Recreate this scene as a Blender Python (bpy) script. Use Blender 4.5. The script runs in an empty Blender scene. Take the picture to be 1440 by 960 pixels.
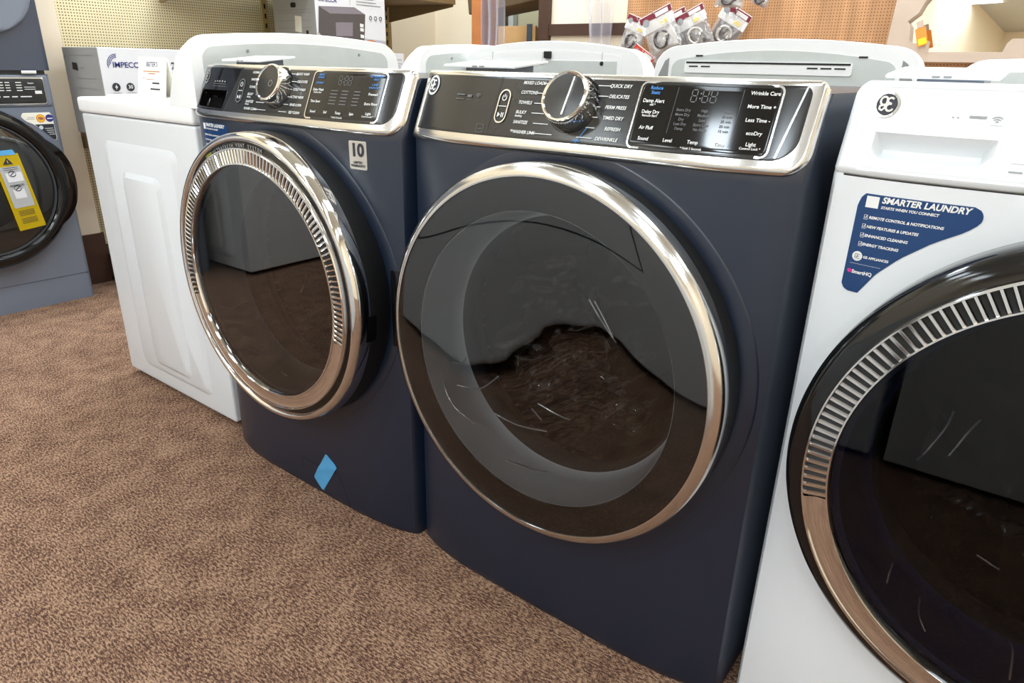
import bpy, bmesh, math, random
from mathutils import Vector, Matrix, noise
random.seed(7)
PI = math.pi
SC = bpy.context.scene
COL = SC.collection

# ------------------------------------------------------------------ camera
cam_d = bpy.data.cameras.new('camera'); cam = bpy.data.objects.new('camera', cam_d); COL.objects.link(cam)
cam_d.sensor_width = 36.0; cam_d.lens = 968.2242 / 1440 * 36.0; cam_d.clip_start = 0.02
yaw, pit, roll = 0.6461, -0.3783, 0.0237
fw = Vector((-math.sin(yaw) * math.cos(pit), math.cos(yaw) * math.cos(pit), math.sin(pit)))
r0 = Vector((math.cos(yaw), math.sin(yaw), 0)); u0 = r0.cross(fw)
rv = math.cos(roll) * r0 + math.sin(roll) * u0; uv = -math.sin(roll) * r0 + math.cos(roll) * u0
cam.matrix_world = Matrix(((rv.x, uv.x, -fw.x, .9557), (rv.y, uv.y, -fw.y, -.9503), (rv.z, uv.z, -fw.z, 1.022), (0, 0, 0, 1)))
SC.camera = cam

# ------------------------------------------------------------------ light, exposure
CEIL = 3.9
LIGHTS = [(x, y) for x in (-2.2, -0.3, 1.6, 3.5) for y in (-5.6, -3.6, -1.7, 0.2, 1.7)]
LAMP_W = {-5.6: 92, -3.6: 96, -1.7: 28, 0.2: 22, 1.7: 92}
LAMP_K = {-2.2: 1.45, -0.3: 1.0, 1.6: .72, 3.5: .6}
for (x, y) in LIGHTS:
    ld = bpy.data.lights.new('troffer_light', 'AREA'); ld.shape = 'RECTANGLE'; ld.size = .55; ld.size_y = 1.15
    ld.energy = LAMP_W[y] * (.4 if x < -2 and y < -3 else LAMP_K[x]); ld.color = (.81, .93, 1.03)
    lo = bpy.data.objects.new('troffer_light', ld); lo.location = (x, y, CEIL - .075); COL.objects.link(lo)
wd = bpy.data.worlds.new('world'); SC.world = wd; wd.use_nodes = True
wd.node_tree.nodes['Background'].inputs[0].default_value = (1, .98, .95, 1)
wd.node_tree.nodes['Background'].inputs[1].default_value = .3
SC.view_settings.view_transform = 'Standard'; SC.view_settings.look = 'None'
SC.view_settings.gamma = 1; SC.view_settings.use_curve_mapping = False
SC.view_settings.exposure = -0.65
SC.cycles.max_bounces = 8; SC.cycles.transparent_max_bounces = 12

# ------------------------------------------------------------------ materials
def s2l(c):
    return tuple(((v / 255) / 12.92 if v / 255 < .04045 else ((v / 255 + .055) / 1.055) ** 2.4) for v in c)
def mat(name, col, rough=.5, metal=0, spec=.5, coat=0, noise_amt=0, noise_scale=40, bump=0):
    m = bpy.data.materials.new(name); m.use_nodes = True; nt = m.node_tree; b = nt.nodes['Principled BSDF']
    c = s2l(col)
    b.inputs['Base Color'].default_value = (*c, 1); b.inputs['Roughness'].default_value = rough
    b.inputs['Metallic'].default_value = metal; b.inputs['Specular IOR Level'].default_value = spec
    b.inputs['Coat Weight'].default_value = coat; b.inputs['Coat Roughness'].default_value = .04
    if noise_amt or bump:
        tc = nt.nodes.new('ShaderNodeTexCoord'); n = nt.nodes.new('ShaderNodeTexNoise'); n.inputs['Scale'].default_value = noise_scale
        n.inputs['Detail'].default_value = 4
        nt.links.new(tc.outputs['Object'], n.inputs['Vector'])
        if noise_amt:
            mx = nt.nodes.new('ShaderNodeMix'); mx.data_type = 'RGBA'
            mx.inputs[6].default_value = (*[v * (1 - noise_amt) for v in c], 1); mx.inputs[7].default_value = (*[min(1, v * (1 + noise_amt)) for v in c], 1)
            nt.links.new(n.outputs['Fac'], mx.inputs[0]); nt.links.new(mx.outputs[2], b.inputs['Base Color'])
        if bump:
            bp = nt.nodes.new('ShaderNodeBump'); bp.inputs['Strength'].default_value = bump; bp.inputs['Distance'].default_value = .002
            nt.links.new(n.outputs['Fac'], bp.inputs['Height']); nt.links.new(bp.outputs[0], b.inputs['Normal'])
    return m
def glass_mat(name, tint, ior=1.6, rough=0.0):
    m = bpy.data.materials.new(name); m.use_nodes = True; nt = m.node_tree; nt.nodes.clear()
    o = nt.nodes.new('ShaderNodeOutputMaterial'); mx = nt.nodes.new('ShaderNodeMixShader'); t = nt.nodes.new('ShaderNodeBsdfTransparent')
    g = nt.nodes.new('ShaderNodeBsdfGlossy'); f = nt.nodes.new('ShaderNodeFresnel')
    t.inputs[0].default_value = (*tint, 1); g.inputs['Roughness'].default_value = rough; f.inputs['IOR'].default_value = ior
    nt.links.new(f.outputs[0], mx.inputs[0]); nt.links.new(t.outputs[0], mx.inputs[1]); nt.links.new(g.outputs[0], mx.inputs[2]); nt.links.new(mx.outputs[0], o.inputs[0])
    return m
def film_mat(name, col, opac, gl=.12, rough=.15):
    m = bpy.data.materials.new(name); m.use_nodes = True; nt = m.node_tree; nt.nodes.clear()
    o = nt.nodes.new('ShaderNodeOutputMaterial'); mx = nt.nodes.new('ShaderNodeMixShader'); mx2 = nt.nodes.new('ShaderNodeMixShader')
    t = nt.nodes.new('ShaderNodeBsdfTransparent'); g = nt.nodes.new('ShaderNodeBsdfGlossy'); d = nt.nodes.new('ShaderNodeBsdfDiffuse')
    d.inputs[0].default_value = (*s2l(col), 1); g.inputs['Roughness'].default_value = rough
    mx.inputs[0].default_value = opac; mx2.inputs[0].default_value = gl
    nt.links.new(t.outputs[0], mx.inputs[1]); nt.links.new(d.outputs[0], mx.inputs[2])
    nt.links.new(mx.outputs[0], mx2.inputs[1]); nt.links.new(g.outputs[0], mx2.inputs[2]); nt.links.new(mx2.outputs[0], o.inputs[0])
    return m
def peg_mat(name, col, dark, pitch, streak=False, rad=.17):
    m = bpy.data.materials.new(name); m.use_nodes = True; nt = m.node_tree; b = nt.nodes['Principled BSDF']; b.inputs['Roughness'].default_value = .6
    L = nt.links.new
    tc = nt.nodes.new('ShaderNodeTexCoord'); mp = nt.nodes.new('ShaderNodeVectorMath'); mp.operation = 'SCALE'; mp.inputs['Scale'].default_value = 1 / pitch
    L(tc.outputs['Object'], mp.inputs[0])
    fr = nt.nodes.new('ShaderNodeVectorMath'); fr.operation = 'FRACTION'; L(mp.outputs[0], fr.inputs[0])
    sp = nt.nodes.new('ShaderNodeSeparateXYZ'); L(fr.outputs[0], sp.inputs[0])
    cb = nt.nodes.new('ShaderNodeCombineXYZ'); L(sp.outputs['X'], cb.inputs['X']); L(sp.outputs['Z'], cb.inputs['Y'])
    ds = nt.nodes.new('ShaderNodeVectorMath'); ds.operation = 'DISTANCE'; ds.inputs[1].default_value = (.5, .5, 0); L(cb.outputs[0], ds.inputs[0])
    lt = nt.nodes.new('ShaderNodeMath'); lt.operation = 'LESS_THAN'; lt.inputs[1].default_value = rad; L(ds.outputs['Value'], lt.inputs[0])
    n = nt.nodes.new('ShaderNodeTexNoise'); n.inputs['Scale'].default_value = 6; n.inputs['Detail'].default_value = 5
    sc = nt.nodes.new('ShaderNodeMapping'); sc.inputs['Scale'].default_value = (3.5, 1, .35) if streak else (1, 1, 1); L(tc.outputs['Object'], sc.inputs[0]); L(sc.outputs[0], n.inputs['Vector'])
    c = s2l(col); a = .55 if streak else .1
    mx = nt.nodes.new('ShaderNodeMix'); mx.data_type = 'RGBA'; mx.inputs[6].default_value = (*[v * (1 - a) for v in c], 1); mx.inputs[7].default_value = (*[min(1, v * (1 + a)) for v in c], 1); L(n.outputs['Fac'], mx.inputs[0])
    m2 = nt.nodes.new('ShaderNodeMix'); m2.data_type = 'RGBA'; L(lt.outputs[0], m2.inputs[0]); L(mx.outputs[2], m2.inputs[6]); m2.inputs[7].default_value = (*s2l(dark), 1)
    L(m2.outputs[2], b.inputs['Base Color'])
    return m
def carpet_mat():
    m = bpy.data.materials.new('carpet'); m.use_nodes = True; nt = m.node_tree; b = nt.nodes['Principled BSDF']; L = nt.links.new
    b.inputs['Roughness'].default_value = .95; b.inputs['Specular IOR Level'].default_value = .1
    tc = nt.nodes.new('ShaderNodeTexCoord')
    mp = nt.nodes.new('ShaderNodeMapping'); mp.inputs['Rotation'].default_value = (0, 0, -.12); mp.inputs['Scale'].default_value = (95, 290, 1); L(tc.outputs['Object'], mp.inputs[0])
    n1 = nt.nodes.new('ShaderNodeTexNoise'); n1.inputs['Scale'].default_value = 1; n1.inputs['Detail'].default_value = 3; n1.inputs['Roughness'].default_value = .65; L(mp.outputs[0], n1.inputs['Vector'])
    n2 = nt.nodes.new('ShaderNodeTexNoise'); n2.inputs['Scale'].default_value = 520; n2.inputs['Detail'].default_value = 1; L(tc.outputs['Object'], n2.inputs['Vector'])
    n3 = nt.nodes.new('ShaderNodeTexNoise'); n3.inputs['Scale'].default_value = 14; n3.inputs['Detail'].default_value = 3; L(tc.outputs['Object'], n3.inputs['Vector'])
    a = nt.nodes.new('ShaderNodeMath'); a.operation = 'MULTIPLY_ADD'; a.inputs[1].default_value = .45; L(n2.outputs['Fac'], a.inputs[0]); L(n1.outputs['Fac'], a.inputs[2])
    a2 = nt.nodes.new('ShaderNodeMath'); a2.operation = 'MULTIPLY_ADD'; a2.inputs[1].default_value = .2; L(n3.outputs['Fac'], a2.inputs[0]); L(a.outputs[0], a2.inputs[2])
    cr = nt.nodes.new('ShaderNodeValToRGB'); L(a2.outputs[0], cr.inputs[0])
    e = cr.color_ramp.elements; e[0].position = .71; e[0].color = (*s2l((76, 53, 46)), 1); e[1].position = .93; e[1].color = (*s2l((182, 147, 120)), 1)
    q = cr.color_ramp.elements.new(.815); q.color = (*s2l((122, 91, 73)), 1)
    L(cr.outputs[0], b.inputs['Base Color'])
    bp = nt.nodes.new('ShaderNodeBump'); bp.inputs['Strength'].default_value = .35; bp.inputs['Distance'].default_value = .003; L(a.outputs[0], bp.inputs['Height']); L(bp.outputs[0], b.inputs['Normal'])
    return m

M = dict(
    carpet=carpet_mat(),
    cream=mat('cream_paint', (226, 210, 188), .8, noise_amt=.03, noise_scale=3),
    wall=mat('wall_paint', (250, 236, 212), .85, noise_amt=.03, noise_scale=2),
    ceil=mat('ceiling_tile', (205, 203, 196), .9, noise_amt=.05, noise_scale=60),
    brown=mat('dark_brown_trim', (70, 45, 34), .5, noise_amt=.2, noise_scale=20),
    orange_wood=mat('orange_wood', (196, 124, 72), .5, noise_amt=.2, noise_scale=12),
    crate=mat('pale_plank', (222, 176, 120), .6, noise_amt=.12, noise_scale=14),
    slate=mat('slate_strap', (84, 100, 116), .5, noise_amt=.05),
    navy=mat('sapphire_blue_enamel', (22, 33, 51), .32, spec=.68, noise_amt=.03, noise_scale=200),
    steelblue=mat('carbon_blue_enamel', (116, 123, 137), .33, spec=.5, noise_amt=.03, noise_scale=200),
    steeldark=mat('carbon_blue_dryer', (62, 68, 83), .3, spec=.5, noise_amt=.03, noise_scale=200),
    white=mat('white_enamel', (226, 228, 230), .3, spec=.5, noise_amt=.01),
    whitep=mat('white_plastic', (250, 250, 250), .4, noise_amt=.01),
    galv=mat('galvanised_sheet', (208, 213, 211), .45, metal=.15, noise_amt=.08, noise_scale=25),
    chrome=mat('chrome', (225, 224, 222), .07, metal=1, noise_amt=.01),
    satin=mat('satin_chrome', (214, 212, 208), .17, metal=1, noise_amt=.02, noise_scale=300),
    black=mat('gloss_black', (14, 14, 15), .09, spec=.5, noise_amt=.05),
    panel=mat('smoked_panel', (38, 37, 36), .16, spec=.55, noise_amt=.04),
    blackm=mat('matt_black', (16, 16, 17), .5, noise_amt=.05),
    mask=mat('door_mask_black', (10, 9, 9), .4, noise_amt=.05),
    bowl=mat('bowl_grey', (214, 217, 219), .35, noise_amt=.04),
    bowldk=mat('bowl_dark', (52, 68, 110), .3, noise_amt=.1, noise_scale=15),
    drum=mat('drum_steel', (52, 49, 47), .35, metal=.7, noise_amt=.15, noise_scale=10),
    ink=mat('white_ink', (232, 232, 230), .6, noise_amt=.01),
    inkdim=mat('dim_ink', (104, 104, 106), .6, noise_amt=.01),
    inkblue=mat('blue_ink', (70, 140, 215), .6, noise_amt=.01),
    inkdark=mat('dark_ink', (40, 42, 52), .6, noise_amt=.01),
    inkgrey=mat('grey_ink', (150, 150, 152), .6, noise_amt=.01),
    inknavy=mat('navy_ink', (44, 46, 124), .6, noise_amt=.01),
    inkgreen=mat('olive_ink', (120, 124, 40), .6, noise_amt=.01),
    magenta=mat('magenta_ink', (214, 40, 140), .6, noise_amt=.01),
    orange=mat('orange_ink', (240, 140, 50), .6, noise_amt=.01),
    red=mat('red_ink', (196, 60, 40), .6, noise_amt=.02),
    stick=mat('blue_sticker', (14, 58, 108), .22, noise_amt=.02),
    badge=mat('silver_badge', (196, 190, 182), .3, metal=.5, noise_amt=.02),
    tape=mat('painters_tape', (84, 162, 212), .6, noise_amt=.06, noise_scale=60),
    yellow=mat('yellow_tag', (250, 216, 22), .5, noise_amt=.02),
    greytag=mat('grey_print', (176, 178, 178), .6, noise_amt=.02),
    paper=mat('paper', (246, 241, 226), .7, noise_amt=.02),
    cardw=mat('carton_white', (222, 222, 226), .5, noise_amt=.02, noise_scale=8),
    cardg=mat('carton_grey', (168, 166, 162), .6, noise_amt=.05, noise_scale=8),
    mwdk=mat('printed_charcoal', (84, 78, 78), .5, noise_amt=.06, noise_scale=20),
    mwlt=mat('printed_lilac', (132, 124, 132), .5, noise_amt=.05),
    mwmid=mat('printed_floor', (186, 184, 192), .5, noise_amt=.04),
    food=mat('printed_food', (196, 130, 90), .6, noise_amt=.3, noise_scale=90),
    olive=mat('shelf_metal', (134, 112, 76), .5, noise_amt=.06),
    slot=mat('slotted_upright', (196, 176, 122), .5, noise_amt=.04),
    peg=peg_mat('tan_pegboard', (230, 217, 178), (96, 82, 56), .0127, False, .24),
    pegow=peg_mat('orange_pegboard', (194, 144, 100), (120, 74, 42), .0127, True, .2),
    taupe=mat('taupe_wood', (190, 168, 150), .5, noise_amt=.12, noise_scale=9),
    mirror=mat('mirror_silver', (238, 236, 228), .01, metal=1, noise_amt=.005),
    maroon=mat('maroon_card', (120, 30, 50), .5, noise_amt=.05),
    cardwhite=mat('header_white', (225, 222, 220), .5, noise_amt=.05),
    hose=mat('bagged_hose', (92, 84, 82), .35, noise_amt=.5, noise_scale=60),
    hosew=mat('bagged_fitting', (196, 190, 184), .35, noise_amt=.3, noise_scale=60),
    film=film_mat('clear_film', (214, 212, 226), .30, .10),
    bagf=film_mat('bag_film', (226, 222, 224), .22, .16, .12),
    inner=film_mat('drum_bag', (200, 204, 206), .0, .05, .06),
    acr=mat('acrylic_white', (246, 247, 249), .25, noise_amt=.01),
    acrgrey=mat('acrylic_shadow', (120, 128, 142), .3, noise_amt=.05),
    glint=mat('bag_glint', (250, 252, 252), .22, metal=.8, noise_amt=.005),  # near-white metal, stands in for light glinting on the bags
    void=mat('void_black', (9, 9, 10), .7, spec=.05, noise_amt=.05),
    doorglass=glass_mat('smoked_door_glass', (.88, .885, .89), 1.88),
    doorglassblack=glass_mat('black_door_glass', (.34, .345, .36), 1.42),
    doorglassdk=glass_mat('dark_door_glass', (.38, .385, .39), 1.9),
    diffuser=mat('lamp_diffuser', (250, 250, 250), .6, noise_amt=.01),
    metalw=mat('lamp_metal', (230, 230, 228), .5, noise_amt=.02),
    gasket=mat('door_gasket', (60, 62, 65), .5, noise_amt=.05),
    tealglow=mat('teal_strip', (60, 120, 150), .4, noise_amt=.02),
    backroom=mat('backroom_paint', (196, 190, 160), .8, noise_amt=.05, noise_scale=3),
    awning=mat('olive_awning', (104, 84, 60), .7, noise_amt=.1, noise_scale=12),
)

# ------------------------------------------------------------------ mesh helpers
def obj(name, bm, m, parent=None, smooth=None, loc=None, rot=None, recalc=True):
    if recalc: bmesh.ops.recalc_face_normals(bm, faces=bm.faces)
    me = bpy.data.meshes.new(name); bm.to_mesh(me); bm.free()
    for mm in (m if isinstance(m, (list, tuple)) else [m]): me.materials.append(mm)
    if smooth is not None:
        me.shade_smooth(); me.set_sharp_from_angle(angle=math.radians(smooth))
    o = bpy.data.objects.new(name, me); COL.objects.link(o)
    if parent: o.parent = parent
    if loc: o.location = loc
    if rot: o.rotation_euler = rot
    return o
def thing(name, label, cat, loc=(0, 0, 0), rz=0, group=None):
    o = bpy.data.objects.new(name, None); COL.objects.link(o); o.location = loc; o.rotation_euler = (0, 0, rz)
    o['label'] = label; o['category'] = cat
    if group: o['group'] = group
    o.empty_display_size = .05
    return o
def tag(o, label, cat, group=None):
    o['label'] = label; o['category'] = cat
    if group: o['group'] = group
    return o
def struct(name, bm, m, **k):
    o = obj(name, bm, m, **k); o['kind'] = 'structure'; return o
def copy_tree(o, parent=None):
    c = o.copy(); COL.objects.link(c)
    if parent: c.parent = parent
    for ch in o.children: copy_tree(ch, c)
    return c
def box(bm, a, b, bev=0, mi=0):
    x0, y0, z0 = a; x1, y1, z1 = b
    v = [bm.verts.new(p) for p in ((x0, y0, z0), (x1, y0, z0), (x1, y1, z0), (x0, y1, z0), (x0, y0, z1), (x1, y0, z1), (x1, y1, z1), (x0, y1, z1))]
    fs = [bm.faces.new([v[i] for i in q]) for q in ((0, 3, 2, 1), (4, 5, 6, 7), (0, 1, 5, 4), (1, 2, 6, 5), (2, 3, 7, 6), (3, 0, 4, 7))]
    for f in fs: f.material_index = mi
    if bev:
        es = list({e for f in fs for e in f.edges})
        bmesh.ops.bevel(bm, geom=es, offset=bev, segments=3, profile=.6, affect='EDGES')
    return v
def bx(a, b, bev=0):
    bm = bmesh.new(); box(bm, a, b, bev); return bm
def lathe(prof, xc, zc, segs=128, a0=None, a1=None, bm=None):
    """revolve (r, y) around the axis x=xc, z=zc parallel to Y"""
    bm = bm or bmesh.new(); full = a0 is None
    n = segs if full else segs + 1; rings = []
    for (r, y) in prof:
        if r == 0: rings.append([bm.verts.new((xc, y, zc))]); continue
        row = []
        for i in range(n):
            a = 2 * PI * i / segs if full else a0 + (a1 - a0) * i / segs
            row.append(bm.verts.new((xc + r * math.cos(a), y, zc + r * math.sin(a))))
        rings.append(row)
    for A, Bb in zip(rings[:-1], rings[1:]):
        for i in range(segs):
            j = (i + 1) % n
            try:
                if len(A) == 1 and len(Bb) == 1: continue
                if len(A) == 1: bm.faces.new((A[0], Bb[i], Bb[j]))
                elif len(Bb) == 1: bm.faces.new((A[i], Bb[0], A[j]))
                else: bm.faces.new((A[i], Bb[i], Bb[j], A[j]))
            except ValueError: pass
    return bm
def poly(bm, pts, mi=0):
    f = bm.faces.new([bm.verts.new(p) for p in pts]); f.material_index = mi; return f
def prism(bm, pts, axis, d0, d1, mi=0):
    """extrude 2D outline along axis"""
    def P(a, b, d): return {'x': (d, a, b), 'y': (a, d, b), 'z': (a, b, d)}[axis]
    A = [bm.verts.new(P(a, b, d0)) for a, b in pts]; Bv = [bm.verts.new(P(a, b, d1)) for a, b in pts]
    n = len(pts); fs = [bm.faces.new(A), bm.faces.new(Bv)]
    for i in range(n): fs.append(bm.faces.new((A[i], A[(i + 1) % n], Bv[(i + 1) % n], Bv[i])))
    for f in fs: f.material_index = mi
    return A, Bv
def rrect(x0, x1, z0, z1, r, n=6):
    out = []
    for cx, cz, a in ((x1 - r, z1 - r, 0), (x0 + r, z1 - r, PI / 2), (x0 + r, z0 + r, PI), (x1 - r, z0 + r, 1.5 * PI)):
        for i in range(n + 1):
            t = a + PI / 2 * i / n; out.append((cx + r * math.cos(t), cz + r * math.sin(t)))
    return out
def tube(bm, pts, r, seg=10, closed=False):
    pts = [Vector(p) for p in pts]; n = len(pts); rings = []
    for i, p in enumerate(pts):
        a = pts[(i - 1) % n] if (closed or i > 0) else p; b = pts[(i + 1) % n] if (closed or i < n - 1) else p
        d = (b - a).normalized(); up = Vector((0, 0, 1)) if abs(d.z) < .9 else Vector((1, 0, 0))
        s = d.cross(up).normalized(); t = s.cross(d)
        rings.append([bm.verts.new(p + r * (math.cos(2 * PI * k / seg) * s + math.sin(2 * PI * k / seg) * t)) for k in range(seg)])
    for i in range(n if closed else n - 1):
        A, B2 = rings[i], rings[(i + 1) % n]
        for k in range(seg): bm.faces.new((A[k], A[(k + 1) % seg], B2[(k + 1) % seg], B2[k]))
    if not closed: bm.faces.new(rings[0]); bm.faces.new(rings[-1])

# text: strings laid out in (s, t) and mapped into 3D by fn(s, t)
def lettering(name, items, fn, m, parent, bars=(), bold=.020):
    """items: (string, s, t, cap height, align, shear); bars: (s0, t0, s1, t1) filled strips"""
    obs = []
    for (st, s, t, h, al, sh) in items:
        c = bpy.data.curves.new('txt', 'FONT'); c.body = st; c.size = h / .70; c.align_x = al; c.align_y = 'CENTER'; c.shear = sh
        c.offset = h * bold; c.resolution_u = 3; c.fill_mode = 'FRONT'
        o = bpy.data.objects.new('txt', c); COL.objects.link(o); obs.append((o, s, t))
    dg = bpy.context.evaluated_depsgraph_get(); dg.update()
    bm = bmesh.new()
    for o, s, t in obs:
        me = o.evaluated_get(dg).to_mesh()
        vs = [bm.verts.new(fn(s + v.co.x, t + v.co.y)) for v in me.vertices]
        for pl in me.polygons:
            try: bm.faces.new([vs[i] for i in pl.vertices])
            except ValueError: pass
        o.evaluated_get(dg).to_mesh_clear()
    for o, s, t in obs:
        c = o.data; bpy.data.objects.remove(o); bpy.data.curves.remove(c)
    for (a, b, c2, d) in bars:
        k = max(1, int(abs(c2 - a) / .01))
        for i in range(k):
            p, q = a + (c2 - a) * i / k, a + (c2 - a) * (i + 1) / k
            bm.faces.new([bm.verts.new(fn(*w)) for w in ((p, b), (q, b), (q, d), (p, d))])
    return obj(name, bm, m, parent, recalc=False)
def stroke(bm, pts, wd_, fn, closed=False):
    n = len(pts)
    L_, R_ = [], []
    for i in range(n):
        a = pts[(i - 1) % n] if (closed or i > 0) else pts[i]; b = pts[(i + 1) % n] if (closed or i < n - 1) else pts[i]
        dx, dy = b[0] - a[0], b[1] - a[1]; l = math.hypot(dx, dy) or 1; nx, ny = -dy / l * wd_ / 2, dx / l * wd_ / 2
        L_.append(bm.verts.new(fn(pts[i][0] + nx, pts[i][1] + ny))); R_.append(bm.verts.new(fn(pts[i][0] - nx, pts[i][1] - ny)))
    for i in range(n if closed else n - 1):
        j = (i + 1) % n; bm.faces.new((L_[i], L_[j], R_[j], R_[i]))
def circ(cx, cz, rx, rz=None, n=28, a0=0, a1=2 * PI):
    rz = rz or rx; full = abs(a1 - a0 - 2 * PI) < 1e-6
    return [(cx + rx * math.cos(a0 + (a1 - a0) * i / n), cz + rz * math.sin(a0 + (a1 - a0) * i / n)) for i in range(n if full else n + 1)]
def fillp(bm, pts, fn): return bm.faces.new([bm.verts.new(fn(*p)) for p in pts])

# ------------------------------------------------------------------ the front loaders' shared surface
W, BOW, PW, ZB, YT, ZT = .711, .033, 4.8, .905, .047, 1.012
DX, DZ = .352, .564
TILT = math.atan(YT / (1.01 - ZB))
def front_y(x):
    u = min(1, abs(x / (W / 2) - 1)); return -BOW * (1 - u ** PW)
def panel_y(x, z): return front_y(x) + YT * (z - ZB) / (1.01 - ZB)
def on_panel(off):
    c, s = math.cos(TILT), math.sin(TILT)
    return lambda x, z: (x, panel_y(x, z) - off * c, z + off * s)
def on_front(off): return lambda x, z: (x, front_y(x) - off, z)
def cosp(n): return [(1 - math.cos(PI * i / n)) / 2 for i in range(n + 1)]
def patch(fl, fr, z0, z1, surf, thick, nx=40, nz=14, bev=.004, disp=None, back=.006):
    """pillow-edged plate on a surface; fl / fr give the left and right limits per height"""
    bm = bmesh.new(); rows = []; S = cosp(nx); T = cosp(nz)
    for t in T:
        z = z0 + (z1 - z0) * t; a, b = fl(z), fr(z); row = []
        for s in S:
            x = a + (b - a) * s
            d = min(x - a, b - x, z - z0, z1 - z); h = thick
            if d < bev: h = thick - bev * .8 * (1 - d / bev) ** 2
            if disp: h += disp(x, z)
            row.append(bm.verts.new(surf(h)(x, z)))
        rows.append(row)
    for i in range(nz):
        for j in range(nx): bm.faces.new((rows[i][j], rows[i][j + 1], rows[i + 1][j + 1], rows[i + 1][j]))
    edge = [(i, 0) for i in range(nz + 1)] + [(nz, j) for j in range(1, nx + 1)] + [(i, nx) for i in range(nz - 1, -1, -1)] + [(0, j) for j in range(nx - 1, 0, -1)]
    ev = [rows[i][j] for i, j in edge]; bk = []
    for (i, j) in edge:
        z = z0 + (z1 - z0) * T[i]; a, b = fl(z), fr(z); bk.append(bm.verts.new(surf(thick - back)(a + (b - a) * S[j], z)))
    n = len(ev)
    for k in range(n): bm.faces.new((ev[k], ev[(k + 1) % n], bk[(k + 1) % n], bk[k]))
    return bm
def rr_lim(x0, x1, z0, z1, rbl, rtl, rbr, rtr):
    def cut(z, rb, rt):
        if rb and z < z0 + rb: d = z0 + rb - z; return rb - math.sqrt(max(0, rb * rb - d * d))
        if rt and z > z1 - rt: d = z - z1 + rt; return rt - math.sqrt(max(0, rt * rt - d * d))
        return 0
    return (lambda z: x0 + cut(z, rbl, rtl)), (lambda z: x1 - cut(z, rbr, rtr))
def interp(pts):
    def f(z):
        for (a, b), (c, d) in zip(pts[:-1], pts[1:]):
            if a <= z <= c: return b + (d - b) * (z - a) / max(1e-9, c - a)
        return pts[0][1] if z < pts[0][0] else pts[-1][1]
    return f

def cabinet(root, m, depth=.80, hole=.285, pocket=0):
    bm = bmesh.new(); us = [-1, -.985] + [-.96 + 1.92 * i / 60 for i in range(61)] + [.985, 1]
    xs = [W / 2 * (1 + u) for u in us]
    zs = [0.0, .006, .02] + [.04 + (.905 - .04) * i / 46 for i in range(47)] + [.93, .96, .985]
    rows = []
    for z in zs:
        k = .004 if z < .004 else 0
        rows.append([bm.verts.new((x, (front_y(x) if z <= ZB else panel_y(x, z)) + k + (.006 if i in (0, len(xs) - 1) else 0), z)) for i, x in enumerate(xs)])
    n = len(xs)
    for i in range(len(zs) - 1):
        for j in range(n - 1):
            cx, cz = (xs[j] + xs[j + 1]) / 2, (zs[i] + zs[i + 1]) / 2
            if math.hypot(cx - DX, cz - DZ) < hole or (cz > ZB and .012 < cx < pocket): continue
            bm.faces.new((rows[i][j], rows[i][j + 1], rows[i + 1][j + 1], rows[i + 1][j]))
    ztop = 1.0
    tl = [bm.verts.new((x, panel_y(x, ztop) + .004 + (.006 if i in (0, n - 1) else 0), ztop)) for i, x in enumerate(xs)]
    for j in range(n - 1): bm.faces.new((rows[-1][j], rows[-1][j + 1], tl[j + 1], tl[j]))
    for side, j in ((0, 0), (W, n - 1)):
        col = [r[j] for r in rows] + [tl[j]]
        b0 = bm.verts.new((side, depth, 0)); b1 = bm.verts.new((side, depth, ztop))
        bm.faces.new(col + [b1, b0])
        if side == 0: L0, L1 = b0, b1
        else: R0, R1 = b0, b1
    bm.faces.new((L0, R0, R1, L1)); bm.faces.new(tl + [R1, L1])
    return obj('cabinet', bm, m, root, smooth=35)
def body_lip(root, m):
    bm = lathe([(.3465, .0010), (.3450, -.0006), (.3425, -.0012), (.330, -.0012), (.300, -.0012), (.295, .004)], DX, DZ, 160)
    for v in bm.verts:                                # a soft raised band that follows the bowed front
        v.co.x = min(max(v.co.x, .003), W - .003); v.co.y += front_y(v.co.x)
    return obj('door_surround', bm, m, root, smooth=70)
def inside(root, glassdark=False, grey='bowl'):
    d = lathe([(.262, -.096), (.254, -.094), (.250, -.07), (.243, -.025), (.238, -.004), (.234, .0)], DX, DZ, 96)
    obj('door_bowl', d, M[grey], root, smooth=60)
    obj('door_gasket', lathe([(.236, -.002), (.231, .008), (.229, .030), (.236, .055), (.262, .065), (.262, .1)], DX, DZ, 96), M['gasket'], root, smooth=60)
    bm = lathe([(.262, .09), (.262, .50), (.245, .52), (0, .53)], DX, DZ, 72)
    for a in (.5, 2.6, 4.7):
        m4 = Matrix.Translation((DX, 0, DZ)) @ Matrix.Rotation(-a, 4, 'Y')
        A, Bv = prism(bm, [(.262, -.045), (.235, -.02), (.215, 0), (.235, .02), (.262, .045)], 'y', .11, .50)
        for v in A + Bv: v.co = m4 @ v.co
    obj('drum', bm, M['drum'], root, smooth=35)
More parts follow.
